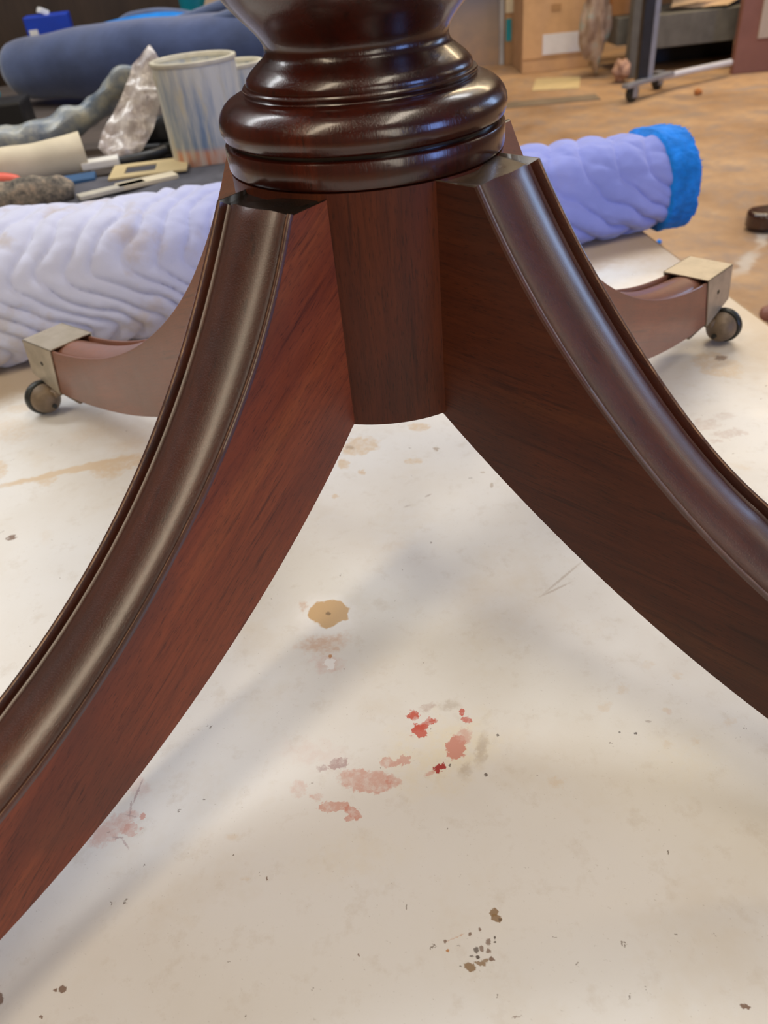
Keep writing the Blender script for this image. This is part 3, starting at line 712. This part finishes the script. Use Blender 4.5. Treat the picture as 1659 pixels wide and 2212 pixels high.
M_pale = simple('pale_plastic', (0.55, 0.52, 0.44), 0.35, 0.2, 24)

# big navy padded roll: rounded left end, folds rising to the right
def roll(path, rads, n=40, squash=1.0, amp=0.004, freq=12, sub=10, seed=0.0):
    bm = tube(path, rads, n, True, squash, 0, 0, sub)
    for v in bm.verts:
        d = noise.noise(v.co * freq + Vector((seed, 0, 0))) * amp
        v.co += Vector((0, -0.4, 1)).normalized() * d
    return bm
nav = obj('padded_roll', roll([(-0.880, 1.78, BT + 0.0740), (-0.870, 1.775, BT + 0.0740), (-0.845, 1.765, BT + 0.0750), (-0.79, 1.745, BT + 0.0770), (-0.66, 1.70, BT + 0.0815), (-0.5, 1.65, BT + 0.0830), (-0.34, 1.61, BT + 0.0830), (-0.10, 1.56, BT + 0.0830)],
          [0.004, 0.035, 0.056, 0.068, 0.076, 0.078, 0.078, 0.078], 48, 1.0, 0.010, 8), M_navy, None, 'all')
tag(nav, 'big navy padded roll lying across the back of the side bench', 'blanket roll')
fold = empty('folded_blanket', (-0.5, 1.84, BT), 0, 'folded blue blanket with a bright azure inside, behind the big navy roll', 'blanket')
shift(obj('outer_layer', roll([(-0.66, 1.99, BT + 0.125), (-0.60, 1.975, BT + 0.143), (-0.52, 1.95, BT + 0.149), (-0.44, 1.925, BT + 0.136), (-0.36, 1.90, BT + 0.112), (-0.14, 1.86, BT + 0.100)], [0.008, 0.016, 0.018, 0.018, 0.02, 0.03], 24, 0.8, 0.004, 14), M_navy2, fold, 'all'), fold)
shift(obj('inner_layer', roll([(-0.74, 1.94, BT + 0.108), (-0.64, 1.92, BT + 0.120), (-0.52, 1.90, BT + 0.127), (-0.42, 1.88, BT + 0.122), (-0.30, 1.85, BT + 0.104)], [0.02, 0.034, 0.038, 0.034, 0.012], 24, 0.75, 0.003, 16), M_azure, fold, 'all'), fold)
shift(obj('lower_layer', roll([(-0.72, 1.96, BT + 0.046), (-0.6, 1.93, BT + 0.05), (-0.3, 1.87, BT + 0.05), (-0.12, 1.84, BT + 0.05)], [0.03, 0.043, 0.043, 0.043], 24, 1.0, 0.003, 16), M_navy2, fold, 'all'), fold)
for i, (p, r) in enumerate((([(-0.44, 1.66, BT + 0.150), (-0.36, 1.655, BT + 0.156), (-0.28, 1.65, BT + 0.170), (-0.16, 1.63, BT + 0.188)], [0.004, 0.016, 0.022, 0.028]),
                            ([(-0.40, 1.59, BT + 0.142), (-0.32, 1.59, BT + 0.148), (-0.24, 1.57, BT + 0.158), (-0.14, 1.55, BT + 0.17)], [0.004, 0.014, 0.020, 0.028]))):
    obj('fold', roll(p, r, 20, 0.9, 0.002, 14), M_navy2, nav, 'all')

bb = empty('blue_box', (-0.845, 2.07, BT), math.radians(12), 'small royal blue box with a white label, behind the left end of the navy roll', 'box')
obj('carton', box(nb(), (0, 0, 0.083), (0.115, 0.08, 0.166), bev=0.003), M_royal, bb)
obj('label', box(nb(), (-0.040, -0.0405, 0.120), (0.022, 0.001, 0.034)), M_white, bb)
obj('paper_scrap', box(nb(), (-0.005, -0.01, 0.173), (0.024, 0.03, 0.014), 0.4, 0, 0.5, 0.002), M_white, bb)
tt = obj('teal_tub', lathe([(0.0, 0.0), (0.036, 0.0), (0.040, 0.17), (0.042, 0.175), (0.042, 0.186), (0.02, 0.192), (0.0, 0.193)], 32, (-0.435, 2.03, BT)), M_teal, None, True)
tag(tt, 'teal plastic tub standing behind the folded blanket', 'tub')
tc_ = obj('tan_card', box(nb(), (-0.365, 1.985, BT + 0.135), (0.085, 0.012, 0.27), 0.1, 0, 0.42, 0.001), M_tan, None)
tag(tc_, 'tan card leaning behind the folded blanket beside a teal tub', 'card')
tag(obj('dark_bottle', lathe([(0.0, 0.0), (0.03, 0.0), (0.031, 0.12), (0.014, 0.16), (0.013, 0.19), (0.0, 0.19)], 24, (-0.255, 2.0, BT)), simple('dark_green_glass', (0.03, 0.045, 0.012), 0.2, 0.3, 10), None, True),
    'dark green bottle at the back, right of the leaning tan card', 'bottle')
tag(obj('teal_rag', roll([(-0.99, 1.62, BT + 0.03), (-0.93, 1.66, BT + 0.05), (-0.90, 1.70, BT + 0.03)], [0.02, 0.035, 0.02], 16, 1, 0.006, 30, 5), M_teal, None, True), 'teal rag at the left end of the big navy roll', 'rag')

# dark brown cabinet behind the bench
cab = empty('brown_cabinet', (-0.8, 2.5, 0), 0, 'dark brown wooden cabinet standing behind the side bench', 'cabinet')
M_cab = plank_wood('cabinet_wood', (0.055, 0.032, 0.019), (0.028, 0.016, 0.010), 2)
obj('body', box(nb(), (0, 0, 0.65), (1.9, 0.4, 1.3), bev=0.004), M_cab, cab)
for i in range(3):
    d = obj('door', box(nb(), (-0.63 + 0.63 * i, -0.206, 0.66), (0.60, 0.02, 1.2), bev=0.003), M_cab, cab)
    obj('knob', lathe([(0.0, 0), (0.006, 0), (0.006, 0.012), (0.013, 0.018), (0.012, 0.026), (0.0, 0.028)], 20, (-0.40 + 0.63 * i, -0.216, 0.72), Matrix.Rotation(PI / 2, 4, 'X')), M_bronze, d, True)

# paint pails
def paint_material():
    t = NT('paint_streaked_pail'); P = t.coord('Object', (42, 42, 5))
    f = t.noise(P, 1.0, 5, 0.65); g = t.noise(t.coord('Object', (70, 70, 14)), 1.0, 4, 0.6)
    sp = t.n('ShaderNodeSeparateXYZ'); tc = t.n('ShaderNodeTexCoord'); t.l(tc.outputs['Object'], sp.inputs[0])
    base = t.ramp(sp.outputs[2], [(0.0, (0.50, 0.48, 0.42)), (0.012, (0.55, 0.20, 0.10)), (0.030, (0.60, 0.26, 0.14)), (0.038, (0.17, 0.25, 0.36)), (0.10, (0.20, 0.27, 0.38)), (0.155, (0.45, 0.47, 0.48))])
    rz = t.n('ShaderNodeValToRGB')
    c = t.mix(t.range(f, 0.36, 0.58, 0, 0.92), base, (0.64, 0.63, 0.55))
    c = t.mix(t.range(g, 0.55, 0.66, 0, 0.7), c, (0.58, 0.53, 0.38))
    t.col(c); t.set(Roughness=0.5); t.bump(f, 0.3, 0.002)
    return t.m
M_pail = paint_material()
M_rim = simple('pail_rim', (0.60, 0.56, 0.44), 0.5, 0.2, 30)
def pail(loc, r0, r1, h, tilt, label):
    e = empty('paint_pail', loc, 0, label, 'paint pail', 'paint pails on the side bench'); e.rotation_euler = (tilt[0], tilt[1], 0.4)
    obj('body', lathe([(0.0, 0.0), (r0, 0.0), (r0 + 0.001, 0.004), (r1, h), (r1 - 0.002, h), (r0 - 0.001, 0.006), (0.0, 0.006)], 64), M_pail, e, True)
    rim = [(r1 - 0.003, h - 0.004), (r1 + 0.001, h - 0.005), (r1 + 0.0025, h - 0.002), (r1 + 0.002, h + 0.001), (r1 - 0.001, h + 0.002), (r1 - 0.005, h + 0.001), (r1 - 0.006, h - 0.003), (r1 - 0.004, h - 0.005)]
    obj('rim', lathe(rim + rim[:1], 64), M_rim, e, True)
    obj('paint', lathe([(0.0, h * 0.86), (r1 - 0.004, h * 0.86), (r1 - 0.004, h * 0.84), (0, h * 0.84)], 48), M_white, e, True)
    for s in (-1, 1):
        obj('ear', lathe([(0, 0), (0.010, 0), (0.009, 0.004), (0, 0.005)], 20, (s * (r1 - 0.004), 0, h * 0.86), Matrix.Rotation(s * PI / 2, 4, 'Y')), M_rim, e, True)
    return e
pail((-0.262, 0.940, BT), 0.0610, 0.0640, 0.152, (0.0, 0.0), 'large paint pail streaked with white and blue paint, in front of a smaller one')
pail((-0.226, 1.10, BT), 0.0485, 0.0505, 0.122, (0, 0), 'smaller pale paint pail half hidden behind the larger streaked one')

# clear plastic bag leaning on the pail: crumpled pointed sheet with two sides
def film_material():
    t = NT('clear_plastic_film'); P = t.coord()
    f = t.noise(P, 30, 5, 0.65)
    t.col(t.ramp(f, [(0.3, (0.52, 0.43, 0.41)), (0.7, (0.80, 0.76, 0.72))]))
    t.set(Roughness=0.22, Alpha=t.range(f, 0.35, 0.65, 0.45, 0.95), Specular_IOR_Level=0.7)
    return t.m
M_film = film_material()
def crumple(poly, depth, n, amp, freq, seed, bulge=0.02):
    """poly: left and right outlines as lists of 3-D points of equal length."""
    Lf, Rt = poly; V, F = [], []
    m = len(Lf)
    rows = (m - 1) * 8 + 1
    def at(L_, t):
        i = min(int(t), m - 2); f = t - i; return Vector(L_[i]).lerp(Vector(L_[i + 1]), f)
    for sgn in (1, -1):
        for i in range(rows):
            t = i / 8
            a, b = at(Lf, t), at(Rt, t)
            for j in range(n + 1):
                s = j / n
                p = a.lerp(b, s)
                e = math.sin(PI * s) * min(1, i / 6, (rows - 1 - i) / 3 + 0.1)
                d = noise.noise(p * freq + Vector((seed, sgn, 0))) * amp + 0.5 * abs(noise.noise(p * freq * 2.3 + Vector((0, seed, sgn)))) * amp
                V.append(p + Vector((0.15 * d, -1, 0.25)).normalized() * sgn * (bulge * e) + Vector((0.3, -0.8, 0.4)) * d)
    base = rows * (n + 1)
    for s in (0, 1):
        for i in range(rows - 1):
            for j in range(n):
                q = s * base + i * (n + 1) + j
                f = (q, q + 1, q + n + 2, q + n + 1)
                F.append(f if s == 0 else f[::-1])
    return pyd(V, F)
bag = obj('plastic_bag', crumple(([(-0.354, 1.06, 0.592), (-0.383, 1.05, 0.570), (-0.390, 1.04, 0.556), (-0.415, 1.03, 0.520), (-0.455, 1.02, 0.478), (-0.462, 1.0, 0.462), (-0.448, 0.99, 0.445)],
                                  [(-0.350, 1.06, 0.592), (-0.338, 1.05, 0.572), (-0.335, 1.04, 0.535), (-0.345, 1.02, 0.515), (-0.362, 1.0, 0.480), (-0.385, 0.985, 0.452), (-0.425, 0.98, 0.436)]), 0.02, 18, 0.016, 34, 3.1, 0.012), M_film, None, True)
tag(bag, 'crumpled clear plastic bag with a pointed tip leaning against the large paint pail', 'bag')

# crumpled grey-blue plastic sleeve
M_sleeve = NT('grey_plastic_sleeve'); _P = M_sleeve.coord(); _f = M_sleeve.noise(_P, 26, 5, 0.65)
M_sleeve.col(M_sleeve.ramp(_f, [(0.34, (0.10, 0.14, 0.20)), (0.50, (0.26, 0.29, 0.31)), (0.68, (0.50, 0.49, 0.40))]))
M_sleeve = M_sleeve.set(Roughness=0.35)
sl = roll([(-0.72, 1.10, BT + 0.028), (-0.63, 1.115, BT + 0.036), (-0.555, 1.13, BT + 0.046), (-0.50, 1.14, BT + 0.066), (-0.462, 1.14, BT + 0.085), (-0.43, 1.13, BT + 0.108), (-0.395, 1.12, BT + 0.118)], [0.024, 0.026, 0.028, 0.025, 0.022, 0.024, 0.016], 30, 0.9, 0.014, 28, 10, 5)
tag(obj('plastic_sleeve', sl, M_sleeve, None, True), 'twisted grey-blue plastic sleeve lying behind the cream canvas roll', 'sleeve')

cr = empty('canvas_roll', (-0.55, 1.0, BT), 0, 'cream canvas roll with a white torn end, in front of the plastic sleeve', 'roll')
shift(obj('canvas', roll([(-0.66, 0.895, BT + 0.031), (-0.60, 0.908, BT + 0.031), (-0.54, 0.925, BT + 0.031), (-0.470, 0.950, BT + 0.033)], [0.030, 0.030, 0.030, 0.034], 28, 1.0, 0.003, 20, 8), M_cream, cr, True), cr)
shift(obj('torn_end', box(nb(), (-0.445, 0.935, BT + 0.020), (0.060, 0.03, 0.012), 0.25, 0, 0.0, 0.003), M_white, cr), cr)
tag(obj('blue_board', box(nb(), (-0.560, 0.845, BT + 0.009), (0.25, 0.045, 0.016), 0.24, 0, 0, 0.002), simple('steel_blue_board', (0.02, 0.09, 0.22), 0.6, 0.2, 14), None), 'flat blue board in front of the cream canvas roll', 'board')
hd = obj('scraper_handle', roll([(-0.66, 0.815, BT + 0.032), (-0.62, 0.819, BT + 0.034), (-0.57, 0.825, BT + 0.034), (-0.545, 0.829, BT + 0.031), (-0.537, 0.831, BT + 0.028)], [0.012, 0.013, 0.013, 0.009, 0.003], 18, 0.75, 0, 1), M_coral, None, True)
tag(hd, 'coral red tool handle at the left in front of the blue board', 'tool handle')
M_roller = NT('mottled_roller'); _P = M_roller.coord(); _f = M_roller.noise(_P, 70, 5, 0.7)
M_roller.col(M_roller.ramp(_f, [(0.36, (0.06, 0.055, 0.05)), (0.52, (0.20, 0.17, 0.13)), (0.64, (0.36, 0.28, 0.20)), (0.75, (0.50, 0.22, 0.13))]))
M_roller.bump(_f, 0.6, 0.004); M_roller = M_roller.set(Roughness=0.9)
rl = obj('paint_roller', roll([(-0.66, 0.718, BT + 0.024), (-0.60, 0.732, BT + 0.024), (-0.50, 0.754, BT + 0.024), (-0.455, 0.766, BT + 0.023), (-0.44, 0.770, BT + 0.020)], [0.023, 0.024, 0.024, 0.019, 0.010], 26, 1.0, 0.005, 60, 12), M_roller, None, True)
tag(rl, 'mottled brown and grey paint roller sleeve lying behind the rolled blanket', 'roller')
for i, (c, s, rz, m, lb) in enumerate((((-0.385, 0.770, BT + 0.0165), (0.10, 0.022, 0.006), 0.55, M_pale, 'pale plastic strip lying on the charcoal cloth, nearest the paint roller'),
                                       ((-0.340, 0.800, BT + 0.0165), (0.09, 0.030, 0.006), 0.50, M_cream, 'cream strip lying on the charcoal cloth, nearest the yellow card'))):
    tag(obj('plastic_strip', box(nb(), c, s, rz, 0, 0, 0.001), m, None), lb, 'strip', 'strips on the charcoal cloth')
yc = empty('yellow_card', (-0.352, 0.880, BT), 0.12, 'yellow card with a dark rectangular window in front of the large paint pail', 'card')
bm = nb()
box(bm, (0, 0.032, 0.0165), (0.12, 0.022, 0.003)); box(bm, (0, -0.032, 0.0165), (0.12, 0.022, 0.003)); box(bm, (-0.049, 0, 0.0165), (0.022, 0.042, 0.003)); box(bm, (0.035, 0, 0.0165), (0.05, 0.042, 0.003))
obj('card', bm, M_yel, yc)
obj('window', box(nb(), (-0.014, 0, 0.0158), (0.05, 0.044, 0.001)), M_greycloth, yc)
# charcoal cloth under the front of the clutter, hanging over the bench edge
V, F = [], []
NX, NY = 40, 26
for i in range(NX + 1):
    for j in range(NY + 1):
        x = -0.47 + 0.40 * i / NX; s = j / NY * 0.245
        y = 0.880 - s
        z = BT + 0.008
        if y < 0.695:
            z -= (0.695 - y) * 0.9; y = 0.695 - (0.695 - y) * 0.1
        h = 0.5 + 0.5 * noise.noise(Vector((x * 16, s * 16, 0.3)))
        V.append((x + 0.01 * noise.noise(Vector((s * 9, x, 5))), y - 0.005, z + 0.009 * h))
for i in range(NX):
    for j in range(NY):
        q = i * (NY + 1) + j; F.append((q, q + 1, q + NY + 2, q + NY + 1))
cl = obj('charcoal_cloth', pyd(V, F), M_greycloth, None, 'all')
sm = cl.modifiers.new('thick', 'SOLIDIFY'); sm.thickness = 0.003; sm.offset = -1
tag(cl, 'charcoal grey cloth spread along the front edge of the side bench', 'cloth')
tag(obj('black_case', box(nb(), (-0.80, 1.42, BT + 0.03), (0.15, 0.10, 0.06), 0.15, 0, 0, 0.006), M_black, None), 'small black case at the left, in front of the big navy roll', 'case')
dk = empty('dark_pliers', (-0.36, 1.02, BT), 0.5, 'dark hand tool lying in the shade between plastic bag and large pail', 'tool')
obj('handle', tube([(-0.08, -0.02, 0.012), (-0.04, -0.03, 0.014), (0.0, -0.008, 0.014)], 0.009, 10, sub=4), M_black, dk, True)
obj('handle', tube([(-0.08, 0.03, 0.012), (-0.04, 0.03, 0.014), (0.0, 0.008, 0.014)], 0.009, 10, sub=4), M_black, dk, True)
obj('jaw', box(nb(), (0.025, 0, 0.014), (0.06, 0.022, 0.016), 0, 0, 0, 0.004), M_iron, dk)
tag(obj('dark_rag', roll([(-0.46, 1.08, BT + 0.03), (-0.41, 1.075, BT + 0.035), (-0.36, 1.07, BT + 0.03), (-0.33, 1.06, BT + 0.02)], [0.02, 0.03, 0.03, 0.015], 18, 1, 0.010, 40, 6), M_black, None, True), 'black rag bundled behind the plastic bag', 'rag')

# ------------------------------------------------------------------ far right: panel, boxes, rack
pn = empty('grey_panel', (0.65, 4.60, 0), 0.0, 'tall worn grey panel with a white edge post, left of the cardboard boxes', 'panel')
t = NT('worn_grey_panel'); P = t.coord(); sp = t.n('ShaderNodeSeparateXYZ'); t.l(P, sp.inputs[0])
f = t.noise(P, 5, 5, 0.65)
t.col(t.mix(t.range(f, 0.35, 0.65, 0, 0.8), t.ramp(sp.outputs[2], [(0.05, (0.42, 0.27, 0.17)), (0.20, (0.34, 0.25, 0.19)), (0.33, (0.13, 0.135, 0.19))]), (0.20, 0.17, 0.16)))
M_panel = t.set(Roughness=0.35)
obj('board', box(nb(), (-0.16, 0, 0.6), (0.55, 0.03, 1.2)), M_panel, pn)
obj('edge_post', box(nb(), (0.125, -0.01, 0.6), (0.024, 0.05, 1.2), bev=0.003), simple('pale_post', (0.40, 0.40, 0.42), 0.5, 0.2, 10), pn)
def carton(name, loc, s, rz, m, label, tape=True, lab=None):
    e = empty(name, loc, rz, label, 'box', 'cardboard boxes at the back')
    obj('carton', box(nb(), (0, 0, s[2] / 2), s, bev=0.004), m, e)
    for sx in (-1, 1):
        obj('flap', box(nb(), (sx * s[0] / 4, 0, s[2] + 0.003), (s[0] / 2 - 0.004, s[1], 0.004), 0, 0, sx * 0.03), m, e)
    if tape: obj('tape', box(nb(), (s[0] * 0.13, -s[1] / 2 - 0.001, s[2] * 0.80), (s[0] * 0.42, 0.002, s[2] * 0.33)), M_kraft2, e)
    if lab: obj('label', box(nb(), (lab[0], -s[1] / 2 - 0.002, lab[1]), (lab[2], 0.002, lab[3]), 0, 0, lab[4]), lab[5], e)
    return e
c1 = carton('cardboard_box', (1.005, 4.36, 0), (0.355, 0.30, 0.56), 0.0, M_kraft, 'large upright cardboard box with a white label, left of the crumpled bag', True, (0.045, 0.125, 0.235, 0.092, 0.0, simple('label_white', (0.72, 0.72, 0.78), 0.5, 0.06, 30)))
obj('seam', box(nb(), (0, -0.1515, 0.065), (0.35, 0.002, 0.005)), M_kraft2, c1)
obj('stamp', box(nb(), (-0.01, -0.1512, 0.285), (0.05, 0.0015, 0.03)), M_kraft2, c1)
obj('blue_sticker', box(nb(), (-0.10, -0.152, 0.44), (0.04, 0.002, 0.04)), M_teal, c1)
c2 = carton('cardboard_box', (0.832, 4.65, 0), (0.085, 0.22, 0.60), 0.0, M_kraft2, 'narrow cardboard box with a teal sticker between grey panel and large box', False, (-0.024, 0.170, 0.030, 0.105, 0.0, M_teal))
obj('cream_sleeve', box(nb(), (0, -0.112, 0.42), (0.085, 0.004, 0.34)), M_cream, c2)
# crumpled bag of scrap between boxes and rack
t = NT('scrap_bag'); f = t.noise(t.coord(), 9, 5, 0.6)
t.col(t.ramp(f, [(0.30, (0.10, 0.075, 0.055)), (0.45, (0.30, 0.20, 0.14)), (0.58, (0.42, 0.31, 0.23)), (0.70, (0.26, 0.36, 0.32)), (0.80, (0.62, 0.26, 0.19))]))
M_scrap = t.set(Roughness=0.5)
def lump(c, r, sq, seed, amp=0.3, freq=9):
    bm = nb(); bmesh.ops.create_icosphere(bm, subdivisions=4, radius=1.0)
    for v in bm.verts:
        d = 1 + amp * noise.noise(v.co * 1.6 + Vector((seed, 0, 0))) + 0.5 * amp * abs(noise.noise(v.co * 4 + Vector((0, seed, 0))))
        v.co = Vector((v.co.x * r * sq[0], v.co.y * r * sq[1], v.co.z * r * sq[2])) * d + Vector(c)
    return bm
def drop(o, z=0.0):
    zm = min(v.co.z for v in o.data.vertices)
    for v in o.data.vertices: v.co.z += z - zm
    return o
tag(drop(obj('scrap_bag', lump((1.128, 3.93, 0.22), 0.118, (0.52, 0.46, 1.6), 2.0, 0.45), M_scrap, None, True)), 'crumpled brown and teal bag of scrap standing beside the large cardboard box', 'bag')
tag(drop(obj('scrap_paper', lump((1.215, 3.72, 0.07), 0.042, (0.9, 0.9, 1.0), 5.0, 0.4), simple('pink_brown_paper', (0.50, 0.30, 0.22), 0.7, 0.4, 12), None, True)), 'crumpled pinkish paper ball on the floor below the rack shelf', 'paper')

rk = empty('shelf_rack', (1.62, 3.85, 0), 0.0, 'wheeled shelf rack of black steel and grey boards, right of the cardboard boxes', 'rack')
def rp(name, bm, m, sm=False): return shift(obj(name, bm, m, rk, sm), rk)
rp('upright', box(nb(), (1.192, 3.34, 0.66), (0.045, 0.045, 1.20), bev=0.004), M_black)
rp('upright_face', box(nb(), (1.2275, 3.345, 0.66), (0.024, 0.036, 1.20), bev=0.003), M_greysteel)
rp('wooden_post', box(nb(), (1.30, 3.81, 0.62), (0.075, 0.07, 1.24), bev=0.004), M_grey)
rp('rear_post', box(nb(), (2.02, 4.12, 0.62), (0.07, 0.07, 1.24), bev=0.004), M_grey)
rp('shelf_board', box(nb(), (1.75, 4.00, 0.185), (0.78, 0.40, 0.135), 0.05, 0, 0, 0.004), M_grey)
rp('side_shelf', box(nb(), (1.325, 4.06, 0.185), (0.20, 0.30, 0.115), 0.06, 0, 0, 0.004), M_grey)
rp('upper_shelf', box(nb(), (1.72, 4.02, 0.75), (0.80, 0.40, 0.04), 0.04, 0, 0, 0.004), M_grey)
rp('base_bar', box(nb(), (1.22, 3.32, 0.069), (0.33, 0.035, 0.016), math.radians(37.6), 0, 0, 0.003), M_greysteel)
rp('white_bar', tube([(1.30, 3.405, 0.058), (1.45, 3.485, 0.058), (1.68, 3.595, 0.058)], 0.014, 12), simple('white_enamel', (0.62, 0.62, 0.66), 0.3, 0.08, 10), True)
for (x, y) in ((1.135, 3.26), (1.312, 3.475), (2.02, 4.10)):
    c = sub_empty('caster', rk, (x - 1.62, y - 3.85, 0), 0.6)
    obj('wheel', lathe([(0, -0.012), (0.026, -0.012), (0.034, -0.008), (0.036, 0.0), (0.034, 0.008), (0.026, 0.012), (0, 0.012)], 28, (0, 0, 0.036), Matrix.Rotation(PI / 2, 4, 'X')), M_iron, c, True)
    bm = box(nb(), (0.0, -0.017, 0.045), (0.03, 0.003, 0.05)); box(bm, (0.0, 0.017, 0.045), (0.03, 0.003, 0.05)); box(bm, (0, 0, 0.0705), (0.04, 0.04, 0.004))
    obj('fork', bm, M_greysteel, c)
tag(obj('orange_carton', box(nb(), (1.275, 4.08, 0.305), (0.13, 0.18, 0.12), 0.10, 0, 0, 0.003), simple('orange_cardboard', (0.50, 0.24, 0.095), 0.7, 0.15, 10), None), 'orange-brown carton on the small side shelf of the rack', 'box')
kb = crumple(([(1.44, 3.90, 0.258), (1.46, 3.86, 0.268), (1.52, 3.95, 0.335), (1.60, 4.06, 0.350)], [(1.70, 3.80, 0.260), (1.82, 3.90, 0.285), (1.80, 4.00, 0.315), (1.75, 4.08, 0.320)]), 0.05, 20, 0.03, 9, 1.7, 0.03)
tag(obj('kraft_paper', kb, simple('kraft_paper', (0.56, 0.40, 0.26), 0.7, 0.15, 10), None, True), 'crumpled brown kraft paper lying on the long rack shelf', 'paper')
tag(obj('dark_block', box(nb(), (1.66, 4.22, 0.055), (0.50, 0.16, 0.11), 0.05, 0, 0, 0.004), M_black, None), 'black block under the rack shelf', 'block')  # plain black block stands for the dark space under the shelf
tag(obj('floor_card', box(nb(), (1.66, 3.97, 0.003), (0.50, 0.16, 0.006), 0.1), M_kraft2, None), 'brown card lying flat under the rack shelf', 'card')

# framed panel leaning at the right edge
fp = empty('framed_panel', (2.000, 3.64, 0), math.radians(-1.5), 'reddish brown panel with a pale inset frame, at the right edge of the photo', 'panel')
M_red = simple('red_brown_wood', (0.26, 0.115, 0.085), 0.5, 0.15, 8)
obj('board', box(nb(), (0.06, 0, 0.5), (0.70, 0.04, 1.0), bev=0.004), M_red, fp)
bm = nb(); fz = 0.62
box(bm, (-0.175, -0.024, fz), (0.055, 0.012, 0.96)); box(bm, (0.33, -0.024, fz), (0.055, 0.012, 0.96)); box(bm, (0.0775, -0.024, 0.165), (0.45, 0.012, 0.055)); box(bm, (0.0775, -0.024, 1.075), (0.45, 0.012, 0.045))
obj('frame', bm, simple('pale_frame', (0.52, 0.44, 0.36), 0.6, 0.1, 10), fp)
obj('inner_panel', box(nb(), (0.0775, -0.022, fz), (0.45, 0.004, 0.88)), M_tan, fp)

# scraps and an imitated sunlight patch on the floor
tag(obj('sunlight_patch', box(nb(), (0.935, 3.84, 0.002), (0.22, 0.30, 0.004), -0.25), M_yel, None), 'pale yellow sheet imitating a patch of sunlight on the floor in front of the large cardboard box', 'sheet')  # thin yellow slab imitates sunlight falling on the floor
tag(obj('dark_mat', box(nb(), (0.76, 3.44, 0.0015), (0.55, 0.12, 0.003), -0.03), simple('grey_mat', (0.20, 0.155, 0.11), 0.8, 0.2, 8), None), 'long dull grey mat strip on the floor in front of the pale yellow sunlight patch', 'mat')
tag(drop(obj('orange_crumb', lump((1.424, 3.27, 0.012), 0.016, (1, 1, 0.7), 1.0), simple('orange_bit', (0.48, 0.17, 0.04), 0.7, 0.3, 40), None, True)), 'small orange crumb on the floor below the rack casters', 'crumb')

# foot of another table and a clear cord at the right edge
ft = empty('wooden_foot', (1.10, 1.62, 0), 0, 'dark rounded wooden table foot on the floor at the right edge', 'table foot')
out = []
for q in range(17):
    a = PI / 2 + PI * q / 16; out.append(Vector((0.992 + 0.042 * math.cos(a), 1.582 + 0.042 * math.sin(a), 0)))
for q in range(8): out.append(Vector((1.02 + 0.05 * q, 1.540 - 0.018 * q, 0)))
out += [p + Vector((0.012, 0.090, 0)) for p in out[-1:16:-1]]
V = [p + Vector((0, 0, 0.012 if i < 40 else 0)) for i, p in enumerate(out)]
V += [p + Vector((0, 0, 0.050 + 0.25 * max(0.0, p.x - 1.08))) for p in out]
n = len(out)
bm = pyd(V, [tuple(range(n))[::-1], tuple(range(n, 2 * n))] + [(i, (i + 1) % n, n + (i + 1) % n, n + i) for i in range(n)])
bmesh.ops.recalc_face_normals(bm, faces=bm.faces[:])
bmesh.ops.bevel(bm, geom=[e for e in bm.edges if abs(e.verts[0].co.z - e.verts[1].co.z) < 0.02 and e.verts[0].co.z > 0.04], offset=0.010, segments=3, affect='EDGES', profile=0.5)
shift(obj('foot', bm, mahogany('foot_wood', 0, (0, 0, 0), 0.45, 0.3, coat=0.8), ft, True), ft)
shift(obj('glide', lathe([(0, 0), (0.016, 0), (0.016, 0.0125), (0, 0.0125)], 18, (1.00, 1.580, 0)), M_iron, ft, True), ft)
tag(obj('table_leg_foot', roll([(0.758, 1.04, 0.022), (0.764, 1.038, 0.023), (0.785, 1.03, 0.027), (0.83, 1.01, 0.034), (0.95, 0.97, 0.05), (1.1, 0.92, 0.1)], [0.003, 0.014, 0.019, 0.022, 0.024, 0.026], 20, 1, 0, 1), M_red, None, True), 'reddish brown rounded wooden foot on the floor beside the bench edge', 'table foot')
